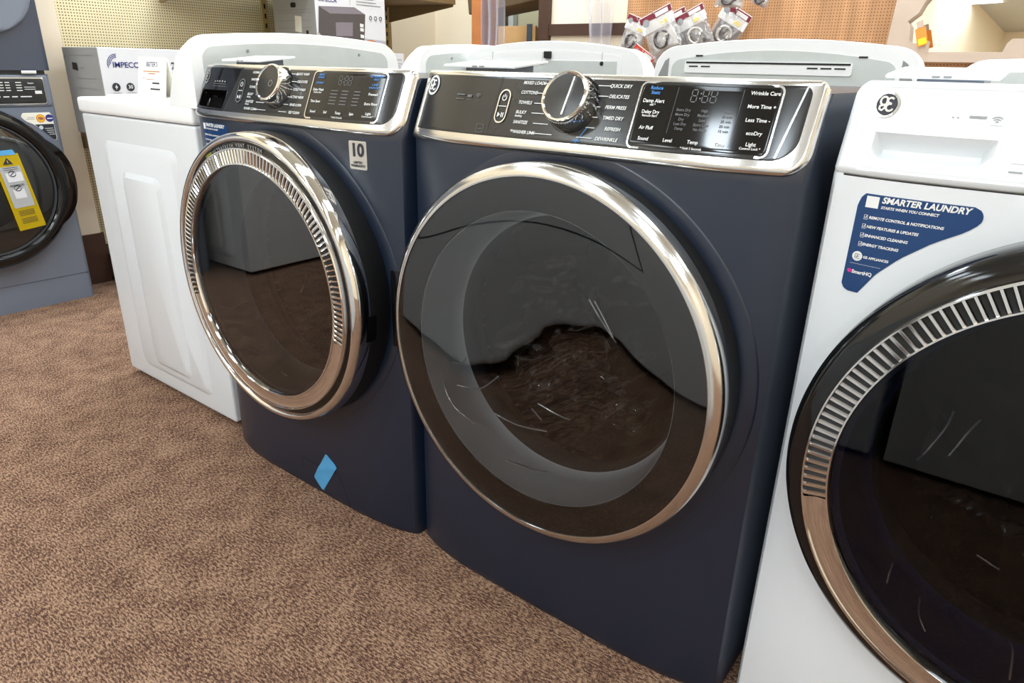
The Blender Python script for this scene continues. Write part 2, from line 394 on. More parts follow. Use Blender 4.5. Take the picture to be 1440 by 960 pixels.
def crumple(root, seed, cx, cz, sx, sz, y0, glints=()):
    bm = bmesh.new(); n = 46; g = []
    for i in range(n):
        row = []
        for j in range(n):
            u, v = i / (n - 1) * 2 - 1, j / (n - 1) * 2 - 1
            p = Vector((u * 2.2 + seed, v * 2.2, seed * .7))
            y = y0 + .10 * (noise.noise(p)) + .05 * abs(noise.noise(p * 2.6)) + .020 * noise.noise(p * 4.5)
            k = 1 / max(1, math.hypot(u, v) ** .6)
            row.append(bm.verts.new((cx + sx * u * k, y, cz + sz * v * k)))
        g.append(row)
    for i in range(n - 1):
        for j in range(n - 1): bm.faces.new((g[i][j], g[i + 1][j], g[i + 1][j + 1], g[i][j + 1]))
    o = obj('plastic_liner', bm, M['inner'], root, smooth=180)
    for yl, pts in glints:                                              # thin shiny tubes standing in for highlights on the clear bag
        b2 = bmesh.new(); P = [Vector((a, yl + .004 * (i % 2), b)) for i, (a, b) in enumerate(pts)]; Q = []
        for i in range(len(P) - 1):
            p0, p1, p2, p3 = P[max(0, i - 1)], P[i], P[i + 1], P[min(len(P) - 1, i + 2)]
            for k in range(6):
                t = k / 6; Q.append(.5 * ((2 * p1) + (p2 - p0) * t + (2 * p0 - 5 * p1 + 4 * p2 - p3) * t * t + (3 * p1 - p0 - 3 * p2 + p3) * t ** 3))
        Q.append(P[-1]); tube(b2, Q, .0016, 6); obj('bag_glint', b2, M['glint'], o, 60)
    return o
def monogram(name, cx, cz, r, fn, parent, rim, ink, disc, fnb):
    """a round badge: rim, dark disc and two curling script letters"""
    bm = bmesh.new(); fillp(bm, circ(cx, cz, r, n=36), fnb); o = obj(name, bm, rim, parent, recalc=False)
    lift = lambda k: (lambda a, b: tuple(Vector(fnb(a, b)) + (Vector(fn(a, b)) - Vector(fnb(a, b))) * k))
    bm = bmesh.new(); fillp(bm, circ(cx, cz, r * .78, n=36), lift(.5)); obj(name + '_disc', bm, disc, o, recalc=False)
    bm = bmesh.new(); w_ = r * .15; L_ = lift(1)
    def st(pts): stroke(bm, [(cx + x * r, cz + z * r) for x, z in pts], w_, L_)
    st([(-.22 + .26 * math.cos(t), .22 + .30 * math.sin(t)) for t in [.5 + i * .32 for i in range(16)]])
    st([(.02, .42), (.0, .05), (-.08, -.30), (-.25, -.48), (-.45, -.38), (-.46, -.18), (-.28, -.10), (-.02, -.08)])
    st([(.27 + .22 * math.cos(t), .26 + .20 * math.sin(t)) for t in [.5 + i * .41 for i in range(12)]])
    st([(.29 + .27 * math.cos(t), -.24 + .26 * math.sin(t)) for t in [1.15 + i * .40 for i in range(13)]])
    obj(name + '_letters', bm, ink, o, recalc=False)
    return o
def knob(panel, root, face, rimm, cx=.3555, cz=.9685, r=.0392, h=.037):
    f = on_panel(.004); loc = f(cx, cz); rot = (-TILT, 0, 0)
    base = obj('knob_base', lathe([(.046, .004), (.046, -.003), (.0445, -.0055), (.040, -.0055)], 0, 0, 72), M['black'], root, 40, loc, rot)
    k = obj('knob', lathe([(.0405, -.004), (.0405, -.008), (r + .0006, -h + .006), (r, -h + .002), (r - .0012, -h), (r - .0040, -h - .0006), (r - .0058, -h + .0012)], 0, 0, 96), M[rimm], root, 40, loc, rot)
    fc = lathe([(r - .0054, -h + .001), (.012, -h + .0007), (0, -h + .0006)], 0, 0, 96)
    obj('knob_face', fc, M[face], k, 40)
    return k, h
def ridges(k, r0, r1, y0, y1, n=60):
    bm = bmesh.new()
    for i in range(n):
        a = 2 * PI * i / n; c, s = math.cos(a), math.sin(a)
        for (q0, q1) in ((-.0007, .0007),):
            vs = []
            for y, r in ((y0, r0), (y1, r1)):
                for rr, tt in ((r - .001, q0), (r + .0011, q0), (r + .0011, q1), (r - .001, q1)):
                    vs.append(bm.verts.new((rr * c - tt * s, y, rr * s + tt * c)))
            for q in ((0, 1, 2, 3), (4, 7, 6, 5), (0, 4, 5, 1), (1, 5, 6, 2), (2, 6, 7, 3), (3, 7, 4, 0)): bm.faces.new([vs[t] for t in q])
    return obj('knob_grip', bm, M['chrome'], k)
def digits(name, x0, z0, hgt, fn, m, parent):
    bm = bmesh.new(); wd_ = hgt * .5; t = hgt * .08
    def seg(a, b): stroke(bm, [a, b], t, fn)
    x = x0
    for ch in '8:88':
        if ch == ':':
            for zz in (.3, .7): stroke(bm, circ(x + t, z0 + hgt * zz, t * .5, n=8), t, fn, True)
            x += t * 3.4; continue
        g = t * .8
        for zz in (0, .5, 1): seg((x + g, z0 + hgt * zz), (x + wd_ - g, z0 + hgt * zz))
        for xx in (0, wd_):
            for zz in (0, .5): seg((x + xx, z0 + hgt * zz + g), (x + xx, z0 + hgt * (zz + .5) - g))
        x += wd_ + t * 3
    return obj(name, bm, m, parent, recalc=False)
def pill(parent, cx, z0, z1, wd_, fn, m, fnf):
    pts = rrect(cx - wd_ / 2, cx + wd_ / 2, z0, z1, wd_ / 2 * .98, 8); bm = bmesh.new(); stroke(bm, pts, .0022, fn, True)
    o = obj('power_button', bm, m, parent, recalc=False)
    bm = bmesh.new(); zc = (z0 + z1) / 2
    stroke(bm, [(cx - wd_ * .38, zc), (cx + wd_ * .38, zc)], .001, fn)
    stroke(bm, circ(cx, zc + .013, .0042, n=16, a0=PI / 2 + .6, a1=PI / 2 + 2 * PI - .6), .0012, fn); stroke(bm, [(cx, zc + .0135), (cx, zc + .0185)], .0012, fn)
    fillp(bm, [(cx - .006, zc - .017), (cx - .006, zc - .009), (cx - .0005, zc - .013)], fn)
    stroke(bm, [(cx + .0022, zc - .0165), (cx + .0022, zc - .0095)], .0016, fn); stroke(bm, [(cx + .0055, zc - .0165), (cx + .0055, zc - .0095)], .0016, fn)
    obj('power_symbol', bm, M['ink'], o, recalc=False)
    return o
ROWZ = (.9959, .9815, .9665, .952, .9372, .9228)
def dial_labels(root, left, right, knobr=.05):
    fn = on_panel(.0102); items = []; bars = []
    for s, z in zip(left, ROWZ): items.append((s, .2518, z, .0047, 'LEFT', .18))
    for s, z in zip(right, ROWZ): items.append((s, .447, z, .0047, 'RIGHT', .18))
    for z in ROWZ:
        dx = math.sqrt(max(.0002, .056 ** 2 - (z - .9685) ** 2 * .9))
        l0 = .291 if abs(z - .9685) > .02 else .283
        bars.append((l0, z - .0005, max(l0 + .006, .3555 - dx + .012), z + .0005)); bars.append((.3555 + dx - .014, z - .0005, .413 if z > .97 else .404, z + .0005))
    return lettering('dial_lettering', items, fn, M['ink'], root, bars)
def ge_panel(root, drawer_edge=None, seam=None, right_silver_line=False):
    """chrome surround, smoked inset and outlined display common to both blue machines"""
    fl, fr = rr_lim(.002, .7095, .8985, 1.0145, .004, .012, .030, .016)
    fr_ = obj('panel_surround', patch(fl, fr, .8985, 1.0145, on_panel, .0075, 110, 34, .0065, (lambda x, z: -.04 if drawer_edge and .026 < x < .160 and .9175 < z < .999 else 0), back=.012), M['satin'], root, 40)
    a, b = rr_lim(.0195 if not drawer_edge else .0135, .6925, .9135, 1.0055, .003, .003, .030, .012)
    if drawer_edge: a = interp([(.91, .170), (1.0055, .2085)])
    pn = obj('control_panel', patch(a, b, .9135, 1.0055, on_panel, .0085, 90, 20, .0015, back=.004), M['panel'], root, 40)
    bm = bmesh.new(); stroke(bm, rrect(.4625, .6595, .9163, 1.0035, .0085), .0026, on_panel(.0092), True)
    obj('display_outline', bm, M['satin'], pn, recalc=False)
    bm = patch(*rr_lim(.4645, .6575, .9183, 1.0015, .007, .007, .007, .007), .9183, 1.0015, on_panel, .0089, 40, 10, .0008, back=.002)
    obj('display_window', bm, M['black'], pn, 40)
    digits('display_digits', .5408, .9800, .0155, on_panel(.0095), M['inkdim'], pn)
    return pn
def vent_ring(door, ro, ri, yb, a0, a1, n, name='vent_ring'):
    """chrome rims all round, radial ribs along the upper arc and a plain band below"""
    bm = lathe([(ro + .001, yb + .012), (ro + .0012, yb - .004), (ro, yb - .006), (ro - .002, yb - .006), (ro - .003, yb - .003), (ro - .003, yb + .004)], DX, DZ, 160)
    lathe([(ri + .003, yb + .004), (ri + .003, yb - .003), (ri + .002, yb - .006), (ri, yb - .006), (ri - .0012, yb - .004), (ri - .001, yb + .012)], DX, DZ, 160, bm=bm)
    lathe([(ro - .003, yb - .002), ((ro + ri) / 2, yb + .0015), (ri + .003, yb - .002)], DX, DZ, 90, a1, a0 + 2 * PI, bm=bm)
    vr = obj(name, bm, M['chrome'], door, 40)
    bk = lathe([(ro - .002, yb + .003), (ri + .002, yb + .003)], DX, DZ, 90, a0, a1)
    obj('vent_slots', bk, M['blackm'], vr)
    bm = bmesh.new()
    for i in range(n):
        a = a0 + (a1 - a0) * (i + .5) / n; c, s = math.cos(a), math.sin(a); hw = (a1 - a0) / n * (ro + ri) / 2 * .27
        pr = [(-hw, yb + .003), (-hw, yb - .0005), (-hw * .5, yb - .003), (hw * .5, yb - .003), (hw, yb - .0005), (hw, yb + .003)]
        A = [[bm.verts.new((DX + r * c - t * s, y, DZ + r * s + t * c)) for t, y in pr] for r in (ri + .0025, ro - .0025)]
        for k in range(5): bm.faces.new((A[0][k], A[0][k + 1], A[1][k + 1], A[1][k]))
    obj('vent_ribs', bm, M['chrome'], vr)
    return vr
DISH = (0, .0176, .0383, .0538, .0665, .0801, .0827, .0668, .0535, .0256, 0)
def dish(r):
    """depth of the shallow dish pressed into the glass, measured from its rim"""
    d, n, q0 = 0, 40, min(r, .30)
    for i in range(n):
        q = q0 + (.30 - q0) * (i + .5) / n; k = min(9.999, q / .03); j = int(k); d += (DISH[j] + (DISH[j + 1] - DISH[j]) * (k - j)) * (.30 - q0) / n
    return d
def glass(door, r, y, m, dished=False, name='door_glass'):
    bm = lathe([(r * i / 63, y) for i in range(64)], DX, DZ, 144)
    if dished:
        for v in bm.verts: v.co.y += dish(math.hypot(v.co.x - .3447, v.co.z - .5827))
    return obj(name, bm, m, door, 180)
def smart_sticker(root):
    fl = interp([(.7616, .0490), (.764, .0430), (.7700, .0392), (.872, .0396), (.882, .0425), (.887, .0470)])
    fr = interp([(.7616, .0612), (.79, .0780), (.815, .1010), (.84, .1320), (.858, .1620), (.8690, .1736), (.877, .1748), (.8835, .1715), (.887, .1640)])
    st = obj('promo_sticker', patch(fl, fr, .7616, .887, on_front, .0009, 40, 30, .0003, back=.001), M['stick'], root, 40)
    fn = on_front(.0014)
    T = [('SMARTER LAUNDRY', .0672, .8812, .0072, 'LEFT', .2), ('STARTS WHEN YOU CONNECT', .0674, .8725, .0031, 'LEFT', .2),
         ('REMOTE CONTROL & NOTIFICATIONS', .0560, .8585, .0033, 'LEFT', .2), ('NEW FEATURES & UPDATES', .0556, .8470, .0033, 'LEFT', .2),
         ('ENHANCED CLEANING', .0552, .8358, .0033, 'LEFT', .2), ('ENERGY TRACKING', .0546, .8245, .0033, 'LEFT', .2),
         ('GE APPLIANCES', .0592, .8085, .0030, 'LEFT', 0), ('SmartHQ', .0490, .7880, .0044, 'LEFT', 0)]
    lt = lettering('sticker_lettering', T, fn, M['ink'], st, bars=[(.0445, .7985, .082, .7988)], bold=.05)
    bm = bmesh.new()
    fillp(bm, [(.049, .8705), (.064, .8705), (.064, .8845), (.049, .8845)], fn)
    for z in (.8585, .8470, .8358, .8245):
        stroke(bm, [(.0505, z - .0028), (.0542, z - .0028), (.0542, z + .0028), (.0505, z + .0028)], .0006, fn, True); stroke(bm, [(.0512, z), (.0522, z - .0015), (.0536, z + .0022)], .0007, fn)
    fillp(bm, circ(.0520, .8085, .0062), fn)
    obj('sticker_marks', bm, M['ink'], st, recalc=False)
    monogram('sticker_monogram', .0520, .8085, .0062, on_front(.0024), st, M['ink'], M['inkgrey'], M['ink'], on_front(.0016))
    bm = bmesh.new(); fillp(bm, circ(.0460, .7885, .0026, n=14), fn); obj('sticker_dot', bm, M['magenta'], st, recalc=False)
    return st

# ------------------------------------------------------------------ room
def slab(name, a, b, m): return struct(name, bx(a, b), m)
slab('floor', (-3.4, -8.2, -.05), (4.7, 4.4, 0), M['carpet'])
slab('ceiling', (-3.4, -8.2, CEIL), (4.7, 4.4, CEIL + .05), M['ceil'])
slab('wall_left', (-3.45, -1.9, 0), (-3.25, 4.4, CEIL), M['wall'])
slab('wall_left_front', (-3.45, -8.2, 0), (-2.32, -1.9, CEIL), M['wall'])
slab('wall_right', (4.5, -8.2, 0), (4.7, 4.4, CEIL), M['wall'])
slab('wall_front', (-2.32, -8.2, 0), (4.5, -8.0, CEIL), M['wall'])
BY = 2.6
slab('wall_back', (-3.25, 3.5, 0), (-2.77, 3.62, CEIL), M['wall'])
slab('wall_back_right', (-1.56, BY, 0), (4.5, BY + .12, CEIL), M['wall'])
slab('wall_back_over_door', (-2.06, BY, 2.15), (-1.56, BY + .12, CEIL), M['wall'])
slab('wall_storeroom', (-3.25, 4.2, 0), (4.5, 4.4, CEIL), M['backroom'])
slab('trim_1', (-2.065, BY - .03, 0), (-1.985, BY + .13, 2.2), M['orange_wood'])
slab('trim_2', (-1.565, BY - .03, 0), (-1.495, BY + .13, 2.2), M['brown'])
slab('trim_3', (-1.495, BY - .025, 1.195), (-.98, BY, 1.255), M['brown'])
slab('baseboard_left', (-2.32, -8.0, 0), (-2.30, -1.9, .14), M['brown'])
slab('baseboard_left_side', (-2.32, -1.9, 0), (-3.25, -1.70, .14), M['brown'])
slab('baseboard_front', (-2.30, -8.0, 0), (4.5, -7.98, .14), M['brown'])
slab('wall_left_pilaster', (-3.24, .34, 0), (-2.6, .452, 2.9), M['cream'])
slab('baseboard_pilaster', (-3.0, .335, 0), (-2.590, .462, .24), M['brown'])
bm = bx((-1.0, BY - .022, .3), (1.9, BY - .002, 2.3)); struct('wall_back_pegboard', bm, M['pegow'])
for (x, y) in LIGHTS:
    t = thing('ceiling_light', 'recessed ceiling light in the grey ceiling, lit, seen only as reflections', 'light', (x, y, CEIL), 0, 'ceiling lights')
    bm = bmesh.new()
    for a, b in (((-.31, -.61, -.07), (-.285, .61, 0)), ((.285, -.61, -.07), (.31, .61, 0)), ((-.285, -.61, -.07), (.285, -.585, 0)), ((-.285, .585, -.07), (.285, .61, 0))): box(bm, a, b)
    obj('lamp_frame', bm, M['metalw'], t); obj('diffuser', bx((-.285, -.585, -.06), (.285, .585, -.05)), M['diffuser'], t)

# ------------------------------------------------------------------ centre: blue dryer
dry = thing('front_load_dryer', 'dark blue dryer with a wide smoked glass door, centre of the row', 'dryer', (0, 0, 0))
cabinet(dry, M['navy']); body_lip(dry, M['navy'])
pn = ge_panel(dry)
F = on_panel(.0102)
monogram('brand_badge', .0405, .986, .0165, on_panel(.0116), pn, M['ink'], M['ink'], M['inkdark'], on_panel(.0100))
pill(pn, .2215, .9345, .984, .0215, on_panel(.0103), M['satin'], F)
dial_labels(pn, ['MIXED LOADS', 'COTTONS', 'TOWELS', 'BULKY', 'SANITIZE', '  WASHER LINK'], ['QUICK DRY', 'DELICATES', 'PERM PRESS', 'TIMED DRY', 'REFRESH', 'DEWRINKLE'])
lettering('panel_lettering', [('Bedding', .2518, .9465, .003, 'LEFT', .15), ('Damp Alert', .487, .9786, .0048, 'CENTER', 0), ('wifi *', .487, .9735, .003, 'CENTER', 0), ('Delay Dry', .4868, .9640, .0046, 'CENTER', 0),
    ('Remote Start', .4868, .9590, .003, 'CENTER', 0), ('Air Fluff', .4866, .9431, .0046, 'CENTER', 0), ('Sound', .4868, .9286, .0046, 'CENTER', 0), ('Level', .5241, .9286, .0046, 'CENTER', 0),
    ('Temp', .5606, .9286, .0046, 'CENTER', 0), ('Time', .5970, .9286, .0046, 'CENTER', 0), ('Light', .6372, .9310, .0046, 'CENTER', 0), ('Control Lock *', .6372, .9258, .003, 'CENTER', 0), ('* Hold 3 Seconds', .5603, .9205, .003, 'CENTER', 0),
    ('ecoDry', .6374, .9446, .0046, 'CENTER', 0), ('Less Time -', .6374, .9606, .0046, 'CENTER', 0), ('More Time +', .6376, .9772, .0046, 'CENTER', 0), ('Wrinkle Care', .6380, .9936, .0046, 'CENTER', 0)], F, M['ink'], pn)
lettering('blue_lettering', [('Reduce', .487, .9957, .0044, 'CENTER', 0), ('Static', .487, .9895, .0044, 'CENTER', 0)], F, M['inkblue'], pn)
bm = bmesh.new(); stroke(bm, [(.377, .9150), (.383, .9235), (.3885, .933), (.392, .938)], .0011, F); fillp(bm, [(.372, .9168), (.385, .9168), (.385, .9182), (.372, .9182)], F)
obj('blue_dial_mark', bm, M['inkblue'], pn, recalc=False)
lettering('display_icons', [(s, x, z, .0036, 'CENTER', 0) for x, L_ in ((.535, ('Extra Dry', 'More Dry', 'Dry', 'Less Dry', 'Damp')), (.565, ('High', 'Medium', 'Low', 'Extra Low', 'No Heat')), (.597, ('60 min', '40 min', '30 min', '20 min', '10 min'))) for s, z in zip(L_, (.969, .963, .957, .951, .945))],
    on_panel(.0095), M['inkdim'], pn, bars=[(.519, .938, .5195, .998), (.610, .938, .6105, .998)])
bm = bmesh.new(); stroke(bm, [(.6855, 1.003), (.6700, .9165)], .0022, F); obj('panel_silver_line', bm, M['satin'], pn, recalc=False)  # thin silver line drawn down the right end of the panel
bm = bmesh.new(); stroke(bm, [(.206, 1.005), (.2003, .914)], .0006, F); obj('drawer_seam', bm, M['blackm'], pn, recalc=False)
lettering('panel_icons', [], F, M['inkdim'], pn, bars=[(.113, .9725, .132, .9745), (.113, .966, .132, .967), (.139, .966, .150, .9664), (.158, .966, .169, .9664), (.178, .917, .193, .9175), (.178, .929, .193, .9295), (.178, .917, .1785, .929), (.1925, .917, .193, .929), (.181, .922, .190, .9225), (.139, .970, .149, .974)])
bm = bmesh.new(); [stroke(bm, circ(.1636, .969, r_, n=8, a0=PI / 4, a1=3 * PI / 4), .001, F) for r_ in (.002, .0045, .007)]; obj('wireless_icon', bm, M['inkdim'], pn, recalc=False)
bm = bmesh.new(); [stroke(bm, circ(.2535, .9215, r_, n=8, a0=PI / 4, a1=3 * PI / 4), .0007, F) for r_ in (.001, .0024, .0038)]; obj('link_icon', bm, M['ink'], pn, recalc=False)
k, h = knob(pn, dry, 'panel', 'chrome'); ridges(k, .0405, .0394, -.010, -.030)
bm = bmesh.new(); box(bm, (.0075, -h - .0016, -.0285), (.0105, -h + .001, .030))
for v in bm.verts: v.co = Matrix.Rotation(.10, 4, 'Y') @ v.co
obj('knob_pointer', bm, M['satin'], k)
door = obj('door', lathe([(.3262, -.066), (.3268, -.070), (.3268, -.0865), (.3250, -.0925), (.3205, -.0975), (.3135, -.1015), (.3090, -.1030), (.3070, -.1025), (.3060, -.0985)], DX, DZ, 192), M['satin'], dry, 60)
obj('door_side', lathe([(.300, .0), (.318, -.012), (.3240, -.03), (.3260, -.060), (.3258, -.070)], DX, DZ, 160), M['blackm'], door, 60)
obj('door_mask', lathe([(.3075, -.0975), (.256, -.0975), (.2545, -.094)], DX, DZ, 128), M['mask'], door, 40)
glass(door, .3062, -.1005, M['doorglass'], True)
inside(door)
crumple(door, 3.1, .345, .53, .205, .17, .10, [(.012, [(.391, .662), (.412, .632), (.448, .598)]), (.012, [(.402, .661), (.42, .633), (.443, .605)]), (-.08, [(.134, .488), (.14, .449), (.164, .422), (.189, .407), (.216, .402)]), (-.065, [(.16, .459), (.192, .462), (.223, .473), (.258, .506)]), (-.02, [(.213, .4), (.271, .391), (.34, .404)]), (.012, [(.296, .434), (.346, .422), (.369, .425)]), (.012, [(.281, .419), (.302, .399)]), (-.065, [(.281, .341), (.34, .341), (.375, .352)]), (-.065, [(.144, .503), (.169, .505), (.182, .521)])])

# ------------------------------------------------------------------ left: blue washer
LX = -.7236
ws = thing('front_load_washer', 'dark blue washer with chrome vent ring and a scrap of blue tape at its foot', 'washer', (LX, -.015, 0))
cabinet(ws, M['navy'], pocket=.21); body_lip(ws, M['navy'])
pn = ge_panel(ws, drawer_edge=True)
dl, drr = interp([(.912, .0135), (1.0055, .0135)]), interp([(.912, .1685), (1.0055, .2070)])
def pocket(x, z, x0=.034, x1=.160, z0=.919, z1=.9545, dep=.022, e=.006):
    d = min(x - x0, x1 + (z - .92) * .25 - x, z - z0, z1 - z)
    return 0 if d <= 0 else -dep * min(1, d / e)
dw = obj('detergent_drawer', patch(dl, drr, .9135, 1.0055, on_panel, .0088, 70, 44, .0015, pocket, back=.004), M['black'], ws, 40)
obj('drawer_pocket', patch(*rr_lim(.036, .158, .921, .9525, .003, .003, .003, .003), .921, .9525, on_panel, .0094, 60, 30, .0004, pocket, back=.001), M['void'], dw, 40)
monogram('brand_badge', .0490, .983, .0150, on_panel(.0112), dw, M['inkgrey'], M['inkgrey'], M['black'], on_panel(.0098))
lettering('drawer_lettering', [], on_panel(.0100), M['inkgrey'], dw, bars=[(.095, .9690, .155, .9694), (.095, .9640, .158, .9643), (.100, .9730, .106, .9750), (.112, .9730, .116, .9765), (.122, .9730, .128, .9760), (.134, .973, .140, .9765), (.146, .973, .152, .9755)])
pill(pn, .2212, .9345, .9815, .0215, on_panel(.0103), M['satin'], F)
dial_labels(pn, ['NORMAL', 'WHITES', 'TOWELS', 'BULKY', 'SANITIZE', 'POWER CLEAN'], ['QUICK WASH', 'DELICATES', 'COLD WASH', 'ACTIVE WEAR', 'RINSE & SPIN', 'SELF CLEAN'])
lettering('panel_lettering', [('Bedding', .2518, .9465, .003, 'LEFT', .15), ('Allergen', .2518, .9320, .003, 'LEFT', .15), ('Delay Wash', .487, .9690, .0046, 'CENTER', 0), ('Remote Start', .487, .9640, .003, 'CENTER', 0), ('Time Saver', .487, .9475, .0046, 'CENTER', 0), ('Sound', .4868, .9286, .0046, 'CENTER', 0),
    ('Soil', .5241, .9286, .0046, 'CENTER', 0), ('Temp', .5606, .9286, .0046, 'CENTER', 0), ('Spin', .5970, .9286, .0046, 'CENTER', 0), ('Light', .6372, .9310, .0046, 'CENTER', 0), ('Control Lock *', .6372, .9258, .003, 'CENTER', 0), ('* Hold 3 Seconds', .5603, .9205, .003, 'CENTER', 0),
    ('Extra Rinse', .6374, .9480, .0046, 'CENTER', 0), ('Prewash', .6374, .9650, .0046, 'CENTER', 0)], F, M['ink'], pn)
lettering('blue_lettering', [('SMART', .487, .9965, .0036, 'CENTER', 0), ('DISPENSE', .487, .9915, .003, 'CENTER', 0), ('CONNECT', .487, .9815, .0034, 'CENTER', 0), ('ULTRAFRESH', .636, .9965, .0038, 'CENTER', 0), ('VENT', .636, .9910, .0036, 'CENTER', 0), ('1 STEP', .636, .9815, .0036, 'CENTER', 0), ('WASH+DRY', .636, .9765, .0032, 'CENTER', 0)], F, M['inkblue'], pn)
lettering('display_icons', [], on_panel(.0095), M['inkdim'], pn, bars=[(x - l, z, x + l, z + .0016) for x, l in ((.535, .010), (.565, .009), (.597, .008)) for z in (.968, .962, .956, .950, .944)])
k, h = knob(pn, ws, 'panel', 'chrome', h=.034)
bm = bmesh.new(); stroke(bm, circ(.013, -.003, .0062, n=20), .0009, lambda a, b: (a, -h - .0004, b), True); obj('knob_dimple', bm, M['inkgrey'], k, recalc=False)
door = obj('door', lathe([(.3238, -.074), (.3244, -.078), (.3240, -.0960), (.3215, -.1065), (.3165, -.1125), (.3105, -.1135), (.3060, -.1105), (.3035, -.104)], DX, DZ, 192), M['chrome'], ws, 60)
obj('door_side', lathe([(.300, .0), (.318, -.012), (.3225, -.03), (.3236, -.066), (.3232, -.080)], DX, DZ, 160), M['blackm'], door, 60)
obj('door_groove', lathe([(.3045, -.105), (.300, -.106), (.2905, -.108)], DX, DZ, 128), M['black'], door, 40)
A0, A1 = math.radians(-16), math.radians(196)
vent_ring(door, .2915, .2585, -.1115, A0, A1, 92)
# arc lettering in the groove
def arc(text, r, a0, step, h_, mm, name):
    obs = []
    for i, ch in enumerate(text):
        if ch == ' ': continue
        a = a0 - i * step
        def fn(s, t, a=a): 
            x, z = s * math.sin(a) + (r + t) * math.cos(a), -s * math.cos(a) + (r + t) * math.sin(a)
            return (DX + x, -.1085, DZ + z)
        obs.append(lettering(name, [(ch, 0, 0, h_, 'CENTER', 0)], fn, mm, None))
    bm = bmesh.new()
    for o in obs: bm.from_mesh(o.data); bpy.data.objects.remove(o)
    return obj(name, bm, mm, door, recalc=False)
arc('ULTRAFRESH VENT SYSTEM', .2965, math.radians(113), math.radians(1.65), .0072, M['inkgrey'], 'ring_lettering')
bm = bmesh.new(); lathe([(.3025, -.1083), (.2925, -.1083)], DX, DZ, 10, math.radians(115), math.radians(120), bm=bm); obj('ring_mark', bm, M['inkgreen'], door)
glass(door, .2578, -.1105, M['doorglassdk'])
obj('handle_slot', lathe([(.3252, -.084), (.3254, -.072), (.3252, -.060)], DX, DZ, 16, -.20, -.03), M['void'], door)
inside(door)
crumple(door, 8.3, .36, .46, .15, .10, .10, [(-.08, [(.126, .454), (.17, .456), (.205, .477), (.239, .488)]), (-.08, [(.143, .385), (.192, .367), (.261, .368)]), (.012, [(.355, .559), (.344, .538), (.33, .513)]), (-.065, [(.237, .381), (.286, .379)]), (-.08, [(.356, .344), (.37, .334)])])
obj('door_handle_recess', patch(*rr_lim(.672, .704, .47, .64, .004, .004, .016, .016), .47, .64, on_front, .0012, 12, 24, .002, back=.003), M['black'], ws, 40)
smart = smart_sticker(ws)
bd = obj('warranty_badge', patch(*rr_lim(.588, .632, .8305, .8845, .003, .003, .003, .003), .8305, .8845, on_front, .0012, 12, 12, .0004, back=.001), M['badge'], ws, 40)
lettering('badge_lettering', [('10', .610, .8665, .0235, 'CENTER', 0), ('LIMITED', .610, .8440, .0045, 'CENTER', 0), ('WARRANTY', .610, .8375, .0045, 'CENTER', 0)], on_front(.0018), M['inkdark'], bd, bold=.055)
bm = bmesh.new(); stroke(bm, [(.3325, .050), (.3305, .0800), (.336, .0830), (.376, .0815), (.470, .0850), (.478, .083), (.494, .050), (.5115, .008)], .0022, on_front(.0004))
obj('filter_cover_seam', bm, M['blackm'], ws, recalc=False)
tp = obj('painters_tape', patch(interp([(.0150, .405), (.041, .376), (.1263, .432)]), interp([(.0150, .4135), (.0204, .416), (.1052, .4737), (.1263, .4370)]), .0150, .1263, on_front, .0016, 16, 16, .0004, lambda x, z: .003 * max(0, 1 - abs(z - .082 - (x - .42) * .3) / .012), back=.001), M['tape'], None, 60, loc=(LX, -.015, 0))
tag(tp, 'torn scrap of light blue tape stuck low on the blue washer front', 'tape')

# ------------------------------------------------------------------ right: white washer
RX, RY = .735, .02
ww = thing('front_load_washer', 'white front loader, black rimmed door and blue sticker, at the right end of the row', 'washer', (RX, RY, 0))
cabinet(ww, M['white'], pocket=.21)
a, b = rr_lim(.001, .7100, .9075, 1.0165, .006, .020, .006, .020)
def wpocket(x, z):
    fl_, fr_ = rr_lim(.0395, .1665, .9195, .9555, .022, .004, .022, .004)
    d = min(x - fl_(z), fr_(z) - x, z - .9195, .9555 - z); r = 0
    if d > 0: r -= .024 * min(1, d / .010) * (1 if z > .94 else max(.25, (z - .9195) / .02))
    d2 = min(x - .030, z - .912, 1.008 - z)                         # raised drawer face inside a soft border
    if 0 < d2 < .004: r -= .0012 * math.sin(PI * d2 / .004)
    return r
dwr = obj('control_panel', patch(a, b, .9075, 1.0165, on_panel, .0075, 220, 56, .007, wpocket, back=.014), M['white'], ww, 40)
monogram('brand_badge', .0432, .9870, .0155, on_panel(.0098), dwr, M['satin'], M['badge'], M['inkdark'], on_panel(.0084))
lettering('panel_icons', [], on_panel(.0086), M['inkgrey'], dwr, bars=[(.134, .977, .151, .9795), (.134, .9712, .151, .9714), (.156, .9703, .168, .9707), (.117, .976, .119, .9775), (.122, .976, .124, .9775), (.185, .933, .198, .9334), (.185, .924, .198, .9255)])
bm = bmesh.new(); [stroke(bm, circ(.1612, .9725, r_, n=8, a0=PI / 4, a1=3 * PI / 4), .001, on_panel(.0086)) for r_ in (.002, .0045, .007)]; obj('wireless_icon', bm, M['inkgrey'], dwr, recalc=False)
bm = patch(*rr_lim(.4645, .6575, .9183, 1.0015, .007, .007, .007, .007), .9183, 1.0015, on_panel, .0085, 30, 8, .0008, back=.002); obj('display_window', bm, M['black'], dwr, 40)
k, h = knob(dwr, ww, 'white', 'chrome')
door = obj('door', lathe([(.300, .0), (.318, -.012), (.3225, -.03), (.3245, -.070), (.3235, -.0870), (.3190, -.0965), (.3120, -.1010), (.3060, -.1035), (.2985, -.1065), (.2940, -.107)], DX, DZ, 192), M['black'], ww, 60)
vent_ring(door, .2945, .2625, -.1125, math.radians(-12), math.radians(192), 88)
glass(door, .2615, -.1105, M['doorglassblack'])
inside(door, grey='bowldk')
